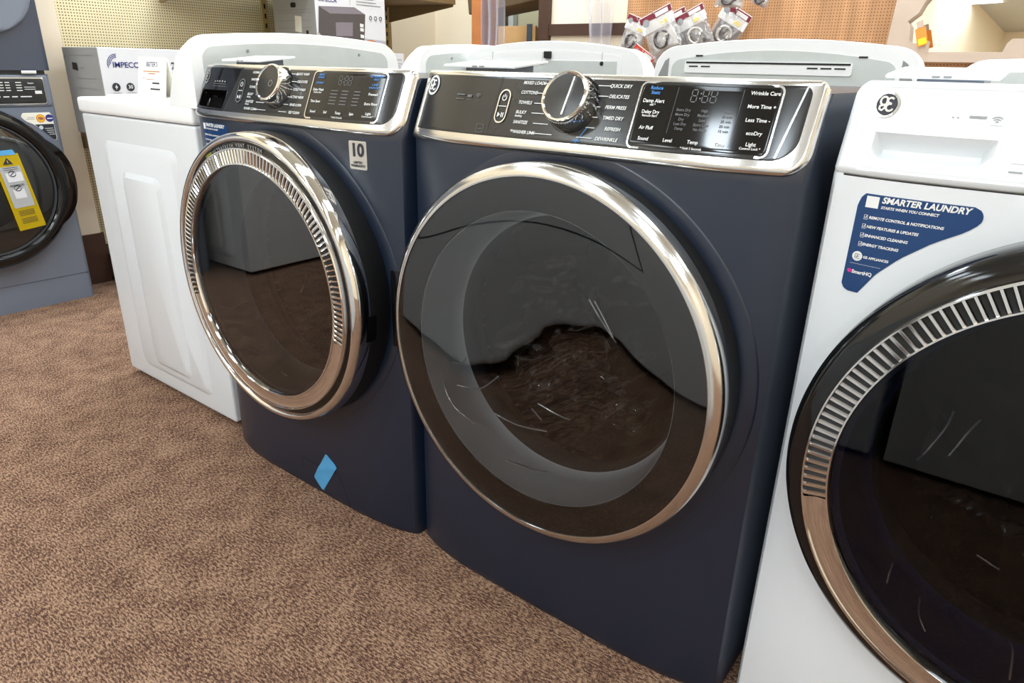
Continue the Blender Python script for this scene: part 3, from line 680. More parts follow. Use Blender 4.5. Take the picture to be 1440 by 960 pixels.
crumple(door, 5.7, .34, .52, .17, .15, .10, [(.012, [(.197, .623), (.194, .597), (.181, .559), (.172, .538)]), (.012, [(.227, .62), (.218, .595), (.206, .56)]), (-.08, [(.221, .396), (.225, .368), (.237, .35)]), (-.08, [(.181, .398), (.181, .429)]), (-.08, [(.321, .384), (.327, .37), (.333, .332)]), (.012, [(.267, .43), (.295, .418)])])
smart_sticker(ww)

# ------------------------------------------------------------------ top-load machines in white
def arch(x0, x1, z0, zs, za, r, n=10, m_=24):
    """outline with rounded shoulders (height zs) and a shallow crown (za)"""
    pts = [(x0, z0)]
    for i in range(n + 1):
        a = PI - (PI / 2) * i / n; pts.append((x0 + r * 1.15 + r * 1.15 * math.cos(a), zs - r + r * math.sin(a)))
    for i in range(1, m_):
        t = i / m_; x = x0 + r * 1.15 + (x1 - x0 - 2.3 * r) * t; pts.append((x, zs + (za - zs) * (1 - (2 * t - 1) ** 2)))
    for i in range(n + 1):
        a = PI / 2 - (PI / 2) * i / n; pts.append((x1 - r * 1.15 + r * 1.15 * math.cos(a), zs - r + r * math.sin(a)))
    pts.append((x1, z0)); return pts
def top_loader(label, name='top_load_washer', w_=.686, dep=.645, style='plain', group=None, cat='washer', zs=1.083, za=1.095, rr=.07):
    """local front is -Y, console along the back"""
    t = thing(name, label, cat, (0, 0, 0), 0, group)
    bm = bx((0, 0, .02), (w_, dep, .866), .008); obj('cabinet', bm, M['white'], t, 40)
    bm = bmesh.new()
    for x in (.05, w_ - .05):
        for y in (.05, dep - .05): lathe([(0, -.001), (.02, -.001), (.018, .022), (0, .022)], 0, 0, 12, bm=bm)
    bm.free()
    bm = bmesh.new()
    for x in (.05, w_ - .05):
        for y in (.05, dep - .05): box(bm, (x - .018, y - .018, 0), (x + .018, y + .018, .024), .004)
    obj('foot', bm, M['blackm'], t)
    obj('top_deck', bx((-.004, -.008, .868), (w_ + .004, dep, .912), .010), M['whitep'], t, 40)
    obj('lid', bx((.07, .03, .912), (w_ - .07, dep - .17, .919), .003), M['whitep'], t, 40)
    # pressed panels on both sides
    for sgn, x in ((1, w_), (-1, 0)):
        bm = bmesh.new()
        for (y0, y1, z0, z1, o0, o1, bw) in ((.115, .535, .07, .795, .0002, .0085, .018), (.215, .44, .10, .715, .0080, .0165, .016)):
            A = [bm.verts.new((x + sgn * o0, a, b)) for a, b in rrect(y0, y1, z0, z1, .03)]
            Bv = [bm.verts.new((x + sgn * o1, a, b)) for a, b in rrect(y0 + bw, y1 - bw, z0 + bw, z1 - bw, .022)]
            n = len(A)
            for i in range(n): bm.faces.new((A[i], A[(i + 1) % n], Bv[(i + 1) % n], Bv[i]))
            bm.faces.new(Bv)
        obj('side_panel', bm, M['white'], t, 25)
    # console: arch outline swept from the sloping front to the back
    y1 = dep + .028; out = arch(-.002, w_ + .002, .910, zs, za, rr)
    bm = bmesh.new(); rows = []
    for (y, k_) in ((y1 - .142, .965), (y1 - .138, .985), (y1 - .05, 1.0), (y1 - .006, 1.0), (y1 - .0015, .995), (y1, .985)):
        row = []
        for (px, pz) in out:
            yy = y + (.098 * (pz - .91) / .18 if y < y1 - .06 else 0)
            row.append(bm.verts.new((w_ / 2 + (px - w_ / 2) * (1 - (1 - k_) * .35), yy, .910 + (pz - .910) * (1 - (1 - k_) * .6))))
        rows.append(row)
    for A, Bv in zip(rows[:-1], rows[1:]):
        for i in range(len(out) - 1): bm.faces.new((A[i], A[i + 1], Bv[i + 1], Bv[i]))
        bm.faces.new((A[-1], A[0], Bv[0], Bv[-1]))
    bm.faces.new(rows[0]); bm.faces.new(rows[-1])
    con = obj('console', bm, M['whitep'], t, 40)
    bp_ = []
    if style == 'plain':
        inn = arch(.046, w_ - .03, .915, zs - .028, za - .026, .03)
        bm = bmesh.new(); prism(bm, inn, 'y', y1 - .002, y1 + .0012); bpn = obj('back_panel', bm, M['galv'], con, 30)
        for x in (.16, .53): obj('screw', lathe([(0, y1 + .003), (.004, y1 + .003), (.0045, y1)], x, za - .048, 12), M['inkgrey'], bpn)
    elif style == 'clip':
        inn = arch(.072, w_ - .072, .915, zs - .020, za - .026, .012)
        bm = bmesh.new(); prism(bm, inn, 'y', y1 - .002, y1 + .0008); bpn = obj('back_panel', bm, M['whitep'], con, 30)
        bm = bmesh.new(); prism(bm, [(.088, .915), (w_ - .088, .915), (w_ - .088, 1.046), (.088, 1.046)], 'y', y1, y1 + .0022); obj('back_plate', bm, M['galv'], bpn)
        bm = bmesh.new()
        for x in (.14, .36, .565): prism(bm, [(x - .0008, 1.048), (x + .0008, 1.048), (x + .0008, 1.07), (x - .0008, 1.07)], 'y', y1, y1 + .0012)
        obj('panel_slits', bm, M['inkgrey'], bpn)
        for x in (.14, .36, .565): obj('screw_hole', lathe([(0, y1 + .0032), (.0065, y1 + .0032), (.0065, y1)], x, 1.039, 14), M['blackm'], bpn)
        bm = bmesh.new(); box(bm, (.325, y1, 1.052), (.350, y1 + .012, 1.073), .003)
        obj('cable_clip', bm, M['blackm'], bpn)
    else:
        inn = arch(.052, w_ - .052, .915, zs - .034, za - .028, .028)
        bm = bmesh.new(); prism(bm, inn, 'y', y1 - .002, y1 + .0012); bpn = obj('back_panel', bm, M['galv'], con, 30)
        bm = bmesh.new(); prism(bm, rrect(.150, .590, 1.020, 1.050, .006), 'y', y1 + .001, y1 + .0045); sl = obj('vent_slot', bm, M['whitep'], bpn, 30)
        bm = bmesh.new(); box(bm, (.155, y1 + .004, 1.0445), (.585, y1 + .0058, 1.049))
        for x in (.165, .198, .231, .515, .55): box(bm, (x, y1 + .0035, 1.035), (x + .026, y1 + .0055, 1.0385))
        obj('slot_shadow', bm, M['blackm'], sl)
        for x in (.12, .54): obj('panel_tab', bx((x, y1, 1.062), (x + .02, y1 + .003, 1.066)), M['blackm'], bpn)
        for x0_, s_ in ((.008, 1), (w_ - .008, -1)):
            bm = bmesh.new(); prism(bm, [(x0_, 1.0), (x0_ + s_ * .034, 1.0), (x0_ + s_ * .034, 1.058), (x0_ + s_ * .022, 1.050)], 'y', y1 + .0002, y1 + .0015); obj('corner_recess', bm, M['inkgrey'], con)
    return t
rowA = top_loader('white top-load washer turned sideways, its pressed side panel facing the aisle', group=None)
rowA.location = (-1.430, .690, 0); rowA.rotation_euler = (0, 0, -PI / 2)
rowB = copy_tree(rowA); rowB.location = (-1.430, 1.470, 0); rowB['label'] = 'white washer behind the sideways one, only its rounded console showing'
C_ = top_loader('white top-loader behind the blue pair, black clip on its console back', style='clip', zs=1.082, za=1.103, rr=.065)
D_ = top_loader('white top-loader behind the blue dryer, long vent slot in its grey console back', style='slot', zs=1.090, za=1.106, rr=.065, w_=.682)
E_ = top_loader('white top-loader behind the white front-loader, console corner showing', style='plain', zs=1.062, za=1.068, rr=.05)
C_.location = (-.058, 1.672, 0); D_.location = (.662, 1.672, 0); E_.location = (1.425, 1.672, 0)
for q in (C_, D_, E_): q.rotation_euler = (0, 0, PI)
# opposite side of the aisle (seen in the door glass)
q = copy_tree(rowA); q.location = (1.465, -1.205, 0); q.rotation_euler = (0, 0, PI); q['label'] = 'white top-load washer across the aisle, seen only mirrored in the white washer door'
q = copy_tree(rowA); q.location = (-2.15, -1.88, 0); q.rotation_euler = (0, 0, PI / 2); q['label'] = 'white top-load washer by the left wall, seen only mirrored in the blue washer door'
cf = thing('chest_freezer', 'long white chest freezer across the aisle, seen only mirrored in the dryer door', 'freezer', (-1.07, -1.90, 0))
obj('freezer_body', bx((0, 0, .02), (1.81, .69, .80), .012), M['white'], cf, 40)
obj('freezer_lid', bx((-.004, -.004, .806), (1.814, .695, .885), .016), M['white'], cf, 40)
bm = bmesh.new()
for a, b_ in (((.10, .692, .36), (1.0, .6935, .367)), ((.10, .692, .36), (.107, .6935, .72)), ((.993, .692, .36), (1.0, .6935, .72))): box(bm, (a[0], .6895, a[2]), (b_[0], .6915, b_[2]))
obj('freezer_panel_line', bm, M['inkdark'], cf)
obj('freezer_handle', bx((.80, .690, .795), (1.01, .715, .83), .006), M['whitep'], cf, 40)
for x in (.06, 1.70):
    for y in (.06, .60): obj('foot', bx((x, y, 0), (x + .05, y + .05, .024), .004), M['blackm'], cf)

# ------------------------------------------------------------------ stacked pair at the left
SX, SY = -2.41, -.402
st_w = thing('front_load_washer', 'slate blue washer with yellow tag on its door, under the slate dryer', 'washer', (SX, SY, 0), PI / 2)
bm = bmesh.new(); w7 = .706
prof = [(0, .0), (0, .955)]
def rbox(bm, x0, x1, y0, y1, z0, z1, r):
    A, Bv = prism(bm, [(x0, y1), (x0, y0 + r)] + [(x0 + r - r * math.cos(a), y0 + r - r * math.sin(a)) for a in (.4, .8, 1.2)] + [(x0 + r, y0), (x1 - r, y0)] + [(x1 - r + r * math.sin(a), y0 + r - r * math.cos(a)) for a in (.4, .8, 1.2)] + [(x1, y0 + r), (x1, y1)], 'z', z0, z1)
    return A, Bv
rbox(bm, 0, w7, 0, .78, 0, .955, .025); obj('cabinet', bm, M['steelblue'], st_w, 40)
def flat(off): return lambda x, z: (x, -off, z)
obj('panel_bezel', patch(*rr_lim(.06, .695, .830, .952, .01, .004, .014, .014), .830, .952, flat, .006, 40, 12, .006, back=.008), M['steelblue'], st_w, 40)
bz = obj('control_panel', patch(*rr_lim(.06, .678, .838, .944, .008, .008, .010, .010), .838, .944, flat, .0085, 40, 12, .003, back=.006), M['satin'], st_w, 40)
obj('display_window', patch(*rr_lim(.064, .672, .844, .939, .006, .006, .008, .008), .844, .939, flat, .0095, 40, 12, .001, back=.003), M['panel'], bz, 40)
lettering('panel_lettering', [('Steam', .615, .921, .006, 'LEFT', 0)], flat(.0102), M['ink'], bz, bars=[(x, z, x + l, z + .003) for x, l in ((.50, .028), (.535, .016), (.572, .020)) for z in (.922, .912, .902, .892)] + [(x, .868, x + .02, .872) for x in (.49, .52, .55, .58, .60)] + [(.635, .880, .66, .892), (.60, .905, .64, .907), (.60, .897, .64, .899)])
dcx, dcz = SY * 0 + .352, .530
bm = lathe([(.29, .004), (.316, -.004), (.322, -.03), (.318, -.060), (.300, -.080), (.285, -.085), (.270, -.080), (.264, -.066)], dcx, dcz, 128)
for v in bm.verts:                                                  # swollen grip on the opening side
    a = math.atan2(v.co.z - dcz, v.co.x - dcx); r = math.hypot(v.co.z - dcz, v.co.x - dcx)
    g = max(0, 1 - (abs(a) / .58) ** 4) if abs(a) < .58 else 0
    if r > .295: v.co.x += .036 * g * (r - .295) / .027
sdoor = obj('door', bm, M['black'], st_w, 60)
obj('glass_trim', lathe([(.266, -.068), (.263, -.074), (.258, -.074), (.256, -.066)], dcx, dcz, 128), M['gasket'], sdoor, 40)
obj('door_glass', lathe([(0, -.085), (.09, -.084), (.18, -.079), (.24, -.071), (.258, -.066)], dcx, dcz, 128), M['doorglassdk'], sdoor, 180)
obj('door_bowl', lathe([(.262, -.060), (.250, -.058), (.235, -.02), (.20, -.004), (0, -.003)], dcx, dcz, 96), M['bowl'], sdoor, 60)
obj('drum', lathe([(.17, -.006), (.16, -.012), (0, -.012)], dcx, dcz, 64), M['drum'], sdoor, 40)
tX = -SY
sk = obj('promo_sticker', patch(interp([(.696, .672), (.705, .668), (.760, .610), (.775, .580), (.79, .568), (.800, .570), (.807, .577)]), interp([(.696, .679), (.702, .684), (.795, .682), (.807, .674)]), .696, .807, flat, .0012, 24, 16, .0003, back=.001), M['paper'], st_w, 40)
bm = bmesh.new(); fillp(bm, [(.6115, .761), (.6815, .761), (.6815, .702), (.678, .698), (.673, .697)], flat(.0018)); obj('sticker_foot', bm, M['inkdark'], sk, recalc=False)
bm = bmesh.new(); fillp(bm, circ(.637, .784, .0165), flat(.0018)); obj('sticker_orange_disc', bm, M['orange'], sk, recalc=False)
bm = bmesh.new(); stroke(bm, circ(.637, .784, .0105), .0035, flat(.0022), True); obj('sticker_ring', bm, M['yellow'], sk, recalc=False)
bm = bmesh.new(); fillp(bm, circ(.670, .784, .0150), flat(.0018)); obj('sticker_dark_disc', bm, M['inknavy'], sk, recalc=False)
lettering('sticker_word', [('Tide', .637, .784, .0085, 'CENTER', .1)], flat(.0026), M['inknavy'], sk)
lettering('sticker_lettering', [], flat(.0024), M['ink'], sk, bars=[(.661, .781, .681, .785), (.645, .743, .676, .745), (.650, .735, .678, .737), (.652, .727, .678, .729), (.657, .719, .679, .721)])
lettering('sticker_small_print', [], flat(.0020), M['inkgrey'], sk, bars=[(.590, .788, .615, .7895), (.585, .782, .615, .7835)])
bm = bmesh.new(); fillp(bm, circ(.632, .748, .008), flat(.0022)); obj('sticker_dot', bm, M['bowl'], sk, recalc=False)
obj('toe_seam', bx((.004, -.0008, .115), (w7 - .004, .001, .117)), M['steeldark'], st_w)
st_d = thing('front_load_dryer', 'slate blue dryer stacked on top of the slate washer, only its lower corner in view', 'dryer', (SX, SY, .955), PI / 2)
bm = bmesh.new(); rbox(bm, 0, w7 + .004, -.012, .78, .014, 1.0, .02); obj('cabinet', bm, M['steeldark'], st_d, 40)
obj('toe_strip', bx((.06, -.006, 0), (w7 - .02, .70, .016)), M['blackm'], st_d)
obj('foot', bx((.60, -.014, .001), (.655, .02, .012), .002), M['satin'], st_d)
sd = obj('door', patch(*rr_lim(.03, .690, .145, .80, .17, .17, .17, .17), .145, .80, lambda o_: (lambda x, z: (x, -.012 - o_, z)), .024, 60, 60, .02, back=.022), M['steelblue'], st_d, 40)
# the next stack along, out of frame but mirrored in the blue washer's door
for src, z in ((st_w, 0), (st_d, .955)):
    q = copy_tree(src); q.location = (SX, SY - .73, z)
    q['label'] = 'slate washer by the left wall, seen only mirrored in the blue washer door' if src is st_w else 'slate dryer further along the left wall, above the mirrored slate washer'
# yellow warning tag hanging on the slate washer door
yt = thing('warning_tag', 'yellow paper warning tag hung from blue tape on the slate washer door', 'tag', (SX, SY, 0), PI / 2)
tl_, tr_, bl_, br_ = Vector((.402, 0, .660)), Vector((.498, 0, .663)), Vector((.443, 0, .357)), Vector((.540, 0, .368))
def tagf(off):
    def f(s, t):
        p = tl_.lerp(tr_, s).lerp(bl_.lerp(br_, s), 1 - t); d = math.hypot(p.x - dcx, p.z - dcz)
        return (p.x, -.0885 - off - .004 * math.sin(t * 3), p.z)
    return f
bm = bmesh.new(); f0 = tagf(0); n = 10
g = [[bm.verts.new(f0(i / 4, j / n)) for i in range(5)] for j in range(n + 1)]
for j in range(n):
    for i in range(4): bm.faces.new((g[j][i], g[j][i + 1], g[j + 1][i + 1], g[j + 1][i]))
bmesh.ops.solidify(bm, geom=bm.faces[:], thickness=.0006)
obj('tag_card', bm, M['yellow'], yt)
bm = bmesh.new(); f1 = tagf(.0012)
for j in range(6): fillp(bm, [(.12, .30 + .09 * j), (.88, .30 + .09 * j), (.88, .39 + .09 * j), (.12, .39 + .09 * j)], f1)
obj('tag_print', bm, M['greytag'], yt, recalc=False)
bm = bmesh.new(); f2 = tagf(.0020)
fillp(bm, [(.30, .42), (.72, .42), (.72, .54), (.30, .54)], f2); fillp(bm, [(.26, .64), (.84, .64), (.84, .76), (.26, .76)], f2); obj('tag_picture', bm, M['cardw'], yt, recalc=False)
bm = bmesh.new(); f3 = tagf(.0026)
fillp(bm, [(.32, .87), (.68, .87), (.52, .955)], f3)
for zc in (.745, .555):
    stroke(bm, [(.5 + .13 * math.cos(a * .35), zc + .035 * math.sin(a * .35)) for a in range(18)], .012, f3, True); stroke(bm, [(.42, zc - .02), (.58, zc + .02)], .012, f3)
for z in (.825, .80, .60, .585, .255, .235, .215, .195, .15, .13, .11, .09): stroke(bm, [(.2 if z < .3 else .25, z), (.78, z)], .006, f3)
obj('tag_lettering', bm, M['inkdark'], yt, recalc=False)
bm = bmesh.new(); stroke(bm, [(.51, .885), (.51, .92)], .02, tagf(.003)); obj('tag_warning_mark', bm, M['yellow'], yt, recalc=False)
bm = bmesh.new(); f4 = tagf(.0016); fillp(bm, [(-.25, .985), (.90, .985), (.86, 1.05), (-.25, 1.05)], f4); obj('tape_strip', bm, M['tape'], yt, recalc=False)

# ------------------------------------------------------------------ left wall shelving and boxes
sh = thing('gondola_shelving', 'tan pegboard shelving along the left wall behind the slate stack', 'shelving', (-2.8, .46, 0), PI / 2)
LEN = BY - .46 - .005
obj('pegboard', bx((0, .0, .04), (LEN, .02, 2.4)), M['peg'], sh)
for x in (.04, 1.155, LEN - .055):
    bm = bx((x - .018, -.014, .02), (x + .018, 0, 2.4)); up = obj('upright', bm, M['slot'], sh)
    bm = bmesh.new()
    for k in range(46): box(bm, (x - .005, -.0155, .1 + k * .05), (x + .005, -.013, .125 + k * .05))
    obj('upright_slots', bm, M['blackm'], up)
def shelf(z, d0, l0, l1, tap=.07):
    s = obj('shelf', bx((l0, -d0, z), (l1, -.016, z + .03), .003), M['olive'], sh)
    for x in (l0, l1 - .012):
        bm = bmesh.new(); prism(bm, [(-.016, z - tap), (-.016, z + .002), (-d0 + .02, z + .002), (-d0 + .02, z - .012)], 'x', x, x + .012)
        obj('shelf_bracket', bm, M['olive'], s)
shelf(.683, .60, .0, LEN - .03); shelf(1.375, .60, .55, LEN - .02, .09)
obj('base_deck', bx((0, -.55, .02), (LEN - .03, -.016, .14), .004), M['brown'], sh)
def carton(name, label, x0, x1, y0, y1, z0, z1, mf, ms):
    t = thing(name, label, 'box', (x1, y0, z0))
    bm = bmesh.new(); vs = box(bm, (x0 - x1, 0, 0), (0, y1 - y0, z1 - z0), .003)
    for f in bm.faces:
        if f.normal.y < -.7 or f.normal.y > .7: f.material_index = 1
    bm.normal_update()
    for f in bm.faces: f.material_index = 1 if abs(f.normal.y) > .7 else 0
    obj('carton', bm, [mf, ms], t); return t
def face(off): return lambda s, t: (off, s, t)
b1 = carton('appliance_carton', 'long white and grey carton with navy lettering behind the white washer', -2.53, -2.2, .416, 1.04, .714, 1.062, M['cardw'], M['cardg'])
def yb1(s, t): return (.002, s - .416, t - .714)
lettering('carton_lettering', [('IMPECCA', .4660, .9960, .0215, 'LEFT', 0)], yb1, M['inknavy'], b1)
bm = bmesh.new()
for k in range(3): stroke(bm, circ(.486, .998, .039 - .006 * k, .040 - .006 * k, n=14, a0=PI * .50, a1=PI * (1.10 - .06 * k)), .0028, yb1)
obj('carton_logo', bm, M['inknavy'], b1, recalc=False)
lettering('carton_number', [('2', .722, .995, .028, 'CENTER', 0), ('0', .748, .995, .028, 'CENTER', 0)], yb1, M['inkdark'], b1)
bm = bmesh.new(); [fillp(bm, circ(x, .911, .0165), yb1) for x in (.466, .5235)]; obj('carton_icons', bm, M['inkdark'], b1, recalc=False)
def yb2(s, t): return (.003, s - .416, t - .714)
lettering('carton_icon_mark', [('30', .5235, .911, .014, 'CENTER', 0)], yb2, M['ink'], b1)
bm = bmesh.new(); fillp(bm, [(.468, .922), (.460, .909), (.4655, .909), (.463, .899), (.4725, .913), (.467, .913)], yb2); obj('carton_bolt', bm, M['ink'], b1, recalc=False)
lettering('carton_small_print', [], yb1, M['inkgrey'], b1, bars=[(.450, .887, .484, .889), (.450, .882, .48, .884), (.505, .887, .545, .889), (.505, .882, .54, .884)])
def lb(s, t): return (s + 2.2, -.002, t - .714)
bm = bmesh.new(); fillp(bm, [(-2.455, .975), (-2.405, .970), (-2.405, 1.0), (-2.45, 1.003)], lb); obj('carton_hand_hole', bm, M['blackm'], b1, recalc=False)
lettering('carton_side_print', [], lb, M['inkgrey'], b1, bars=[(-2.47, 1.03, -2.25, 1.032), (-2.38, .98, -2.35, .985), (-2.44, .94, -2.25, .942), (-2.44, .90, -2.25, .902), (-2.44, .86, -2.26, .862), (-2.44, .82, -2.28, .822), (-2.52, 1.02, -2.50, 1.03)])
b3 = carton('plain_carton', 'plain white carton on the shelf beneath the microwave box', -2.56, -2.2, 1.50, 2.12, .714, 1.083, M['cardw'], M['cardw'])
def yb3(s, t): return (.002, s - 1.50, t - .714)
bm = bmesh.new(); stroke(bm, [(2.03, 1.03), (2.03, 1.05), (2.10, 1.05)], .003, yb3); stroke(bm, [(2.045, 1.0), (2.045, 1.028), (2.10, 1.028)], .003, yb3); stroke(bm, circ(2.075, 1.01, .008, n=12), .003, yb3, True); obj('carton_print', bm, M['inkgrey'], b3, recalc=False)
b2 = carton('microwave_carton', 'carton printed with a dark microwave oven, on the shelf under the overhead shelf', -2.555, -2.2, 1.508, 1.985, 1.086, 1.372, M['cardw'], M['cardg'])
def yb(o_): return lambda s, t: (.0015 + o_, s - 1.508, t - 1.086)
def pl(name, pts, m_, o_=0): bm = bmesh.new(); fillp(bm, pts, yb(o_)); return obj(name, bm, m_, b2, recalc=False)
pl('printed_floor', [(1.512, 1.090), (1.981, 1.090), (1.981, 1.145), (1.512, 1.170)], M['mwmid'])
pl('printed_oven', [(1.530, 1.292), (1.765, 1.302), (1.838, 1.272), (1.822, 1.128), (1.800, 1.122), (1.553, 1.137), (1.518, 1.170)], M['mwdk'], .0006)
pl('printed_oven_top', [(1.533, 1.290), (1.765, 1.300), (1.835, 1.273), (1.60, 1.262)], M['mwlt'], .0010)
pl('printed_oven_window', [(1.632, 1.222), (1.748, 1.228), (1.742, 1.160), (1.630, 1.156)], M['mwlt'], .0012)
bm = bmesh.new()
for z in (1.226, 1.205, 1.172): fillp(bm, [(1.797, z), (1.822, z - .003), (1.820, z - .019), (1.796, z - .017)], yb(.0014))
obj('printed_buttons', bm, M['ink'], b2, recalc=False)
pl('printed_dish', circ(1.865, 1.133, .045, .014), M['food'], .0014)
lettering('carton_lettering', [('IMPECCA', 1.530, 1.325, .020, 'LEFT', 0)], yb(.001), M['inknavy'], b2)
bm = bmesh.new()
for i in range(3): stroke(bm, circ(1.875 + .036 * i, 1.257, .009, n=16), .004, yb(.001), True)
obj('carton_icons', bm, M['mwdk'], b2, recalc=False)
lettering('carton_small_print', [], yb(.001), M['inkgrey'], b2, bars=[(1.74, 1.345, 1.90, 1.350), (1.78, 1.330, 1.92, 1.334), (1.78, 1.316, 1.95, 1.320), (1.735, 1.31, 1.737, 1.36), (1.87, 1.24, 1.885, 1.242), (1.905, 1.24, 1.92, 1.242), (1.94, 1.24, 1.957, 1.242)])
def lb2(s, t): return (s + 2.2, -.0012, t - 1.086)
bm = bmesh.new(); fillp(bm, rrect(-2.40, -2.355, 1.288, 1.312, .010), lb2); fillp(bm, circ(-2.275, 1.170, .010), lb2); obj('carton_hand_hole', bm, M['blackm'], b2, recalc=False)
bm = bmesh.new(); fillp(bm, [(-2.375, 1.175), (-2.32, 1.168), (-2.315, 1.245), (-2.37, 1.250)], lambda s, t: (s + 2.2, -.0016, t - 1.086)); obj('shipping_label', bm, M['paper'], b2, recalc=False)
lettering('carton_side_print', [], lb2, M['inkgrey'], b2, bars=[(-2.52, z, -2.24, z + .003) for z in (1.275, 1.262, 1.225, 1.19)])
tg = thing('price_tag', 'cream price tag card standing on the sideways white washer', 'price tag', (-1.25, .10, .9195))
bm = bmesh.new(); A, Bv = prism(bm, [(0, 0), (.003, 0), (-.013, .105), (-.0155, .105)], 'x', 0, .088)
bm.free(); bm = bmesh.new()
prism(bm, [(-.002, 0), (0, 0), (.020, .108), (.018, .108)], 'x', 0, .158); prism(bm, [(.038, 0), (.040, 0), (.020, .108), (.018, .108)], 'x', 0, .158)
obj('tag_card', bm, M['paper'], tg)
def tf(s, t): return (s, -.0035 + t * .2, t)
lettering('tag_heading', [("BEITER'S", .079, .088, .0125, 'CENTER', 0)], tf, M['inknavy'], tg)
lettering('tag_lettering', [], tf, M['food'], tg, bars=[(.030, .068, .125, .0705), (.060, .062, .10, .0645), (.030, .05, .036, .0525), (.05, .047, .09, .0485)])
lettering('tag_price', [], tf, M['inkdark'], tg, bars=[(.085, .036, .125, .040), (.075, .020, .130, .024)])

# ------------------------------------------------------------------ acrylic sign holders lying on the machines
def sign(label, x, y, rz, w_=.235, d_=.165, z=1.001):
    t = thing('sign_holder', label, 'sign holder', (x, y, z), rz)
    bm = bmesh.new(); prism(bm, [(0, .019), (d_, .030), (d_, .035), (0, .0245)], 'x', 0, w_); bmesh.ops.bevel(bm, geom=bm.edges[:], offset=.0012, segments=2, affect='EDGES'); obj('sign_plate', bm, M['acr'], t)
    bm = bmesh.new(); prism(bm, [(.012, 0), (d_ - .02, 0), (d_ - .02, .028), (.012, .0205)], 'x', w_ * .28, w_ * .86); obj('sign_base', bm, M['acrgrey'], t)
    bm = bmesh.new()
    for x0 in (w_ * .42, w_ * .52): box(bm, (x0, -.0006, .0205), (x0 + w_ * .07, .0002, .0232))
    obj('sign_print', bm, M['inkgrey'], t)
    return t
sign('white acrylic sign holder lying on the blue dryer top', -.045, .13, .10, .165, .13)
sign('white acrylic sign holder lying on the blue washer top above its drawer', -.70, .05, .0, .155, .10)
sg = thing('price_card', 'thin white card lying on the blue washer top behind its dial', 'card', (-.50, .075, 1.001), .05)
obj('card_sheet', bx((0, 0, .006), (.155, .10, .0085), .001), M['acr'], sg); obj('card_stand', bx((.03, .02, 0), (.12, .08, .006), .001), M['acrgrey'], sg)
sign('white acrylic sign holder lying on the white front-loader top', .752, .13, .0, .13, .12)

# ------------------------------------------------------------------ back wall: mirror, bagged parts, film, crate
# mirror leaning back against the pegboard, turned slightly
HW = .385; zc = .0
inner = [(-.012, .084), (-.022, .083), (-.035, .066), (-.041, .038), (-.293, .037), (-.303, .044), (-.306, .081), (-.330, .077), (-.340, .070), (-.360, .069), (-.370, .081), (-.378, .135), (-.3925, .151), (-.360, .181), (-.348, .217), (-.333, .238), (-.310, .252), (-.306, .300)]
HT = 1.0
L1 = inner + [(x, HT - z) for x, z in reversed(inner)]
ring_in = L1 + [(-x, z) for x, z in reversed(L1)]
mr = thing('wall_mirror', 'mirror in a taupe frame with a cusped inner edge, leaning on the orange pegboard', 'mirror', (.752, 2.40, 1.076), 0)
mr.rotation_euler = (-.10, 0, -.10)
HWo = .452
bm = bmesh.new()
orect = [(-HWo, 0), (HWo, 0), (HWo, HT), (-HWo, HT)]
def loop(pts, y): return [bm.verts.new((x, y, z)) for x, z in pts]
fi, fo, bi, bo = loop(ring_in, -.03), loop(orect, -.03), loop(ring_in, -.003), loop(orect, 0)
es = [bm.edges.new((L_[i], L_[(i + 1) % len(L_)])) for L_ in (fi, fo) for i in range(len(L_))]
bmesh.ops.triangle_fill(bm, edges=es, use_beauty=True)
for A, Bv in ((fi, bi), (fo, bo)):
    for i in range(len(A)): bm.faces.new((A[i], A[(i + 1) % len(A)], Bv[(i + 1) % len(A)], Bv[i]))
obj('mirror_frame', bm, M['taupe'], mr)
bm = bmesh.new(); box(bm, (-HWo + .01, -.004, .01), (HWo - .01, -.001, HT - .01)); obj('mirror_glass', bm, M['mirror'], mr)
lb_ = obj('paper_label', bx((-.002, -.002, -.04), (.036, 0, .030), .001), M['orange'], None, loc=(0, 0, 0)); lb_.rotation_euler = (-.10, -.35, -.10)
lb_.location = (.408, 2.398, 1.170)
tag(lb_, 'orange and yellow label stuck on the mirror frame edge', 'label')
obj('label_print', bx((.004, -.003, -.036), (.032, -.0015, -.012)), M['yellow'], lb_); obj('label_tab', bx((.006, -.003, .030), (.030, 0, .055)), M['taupe'], lb_)

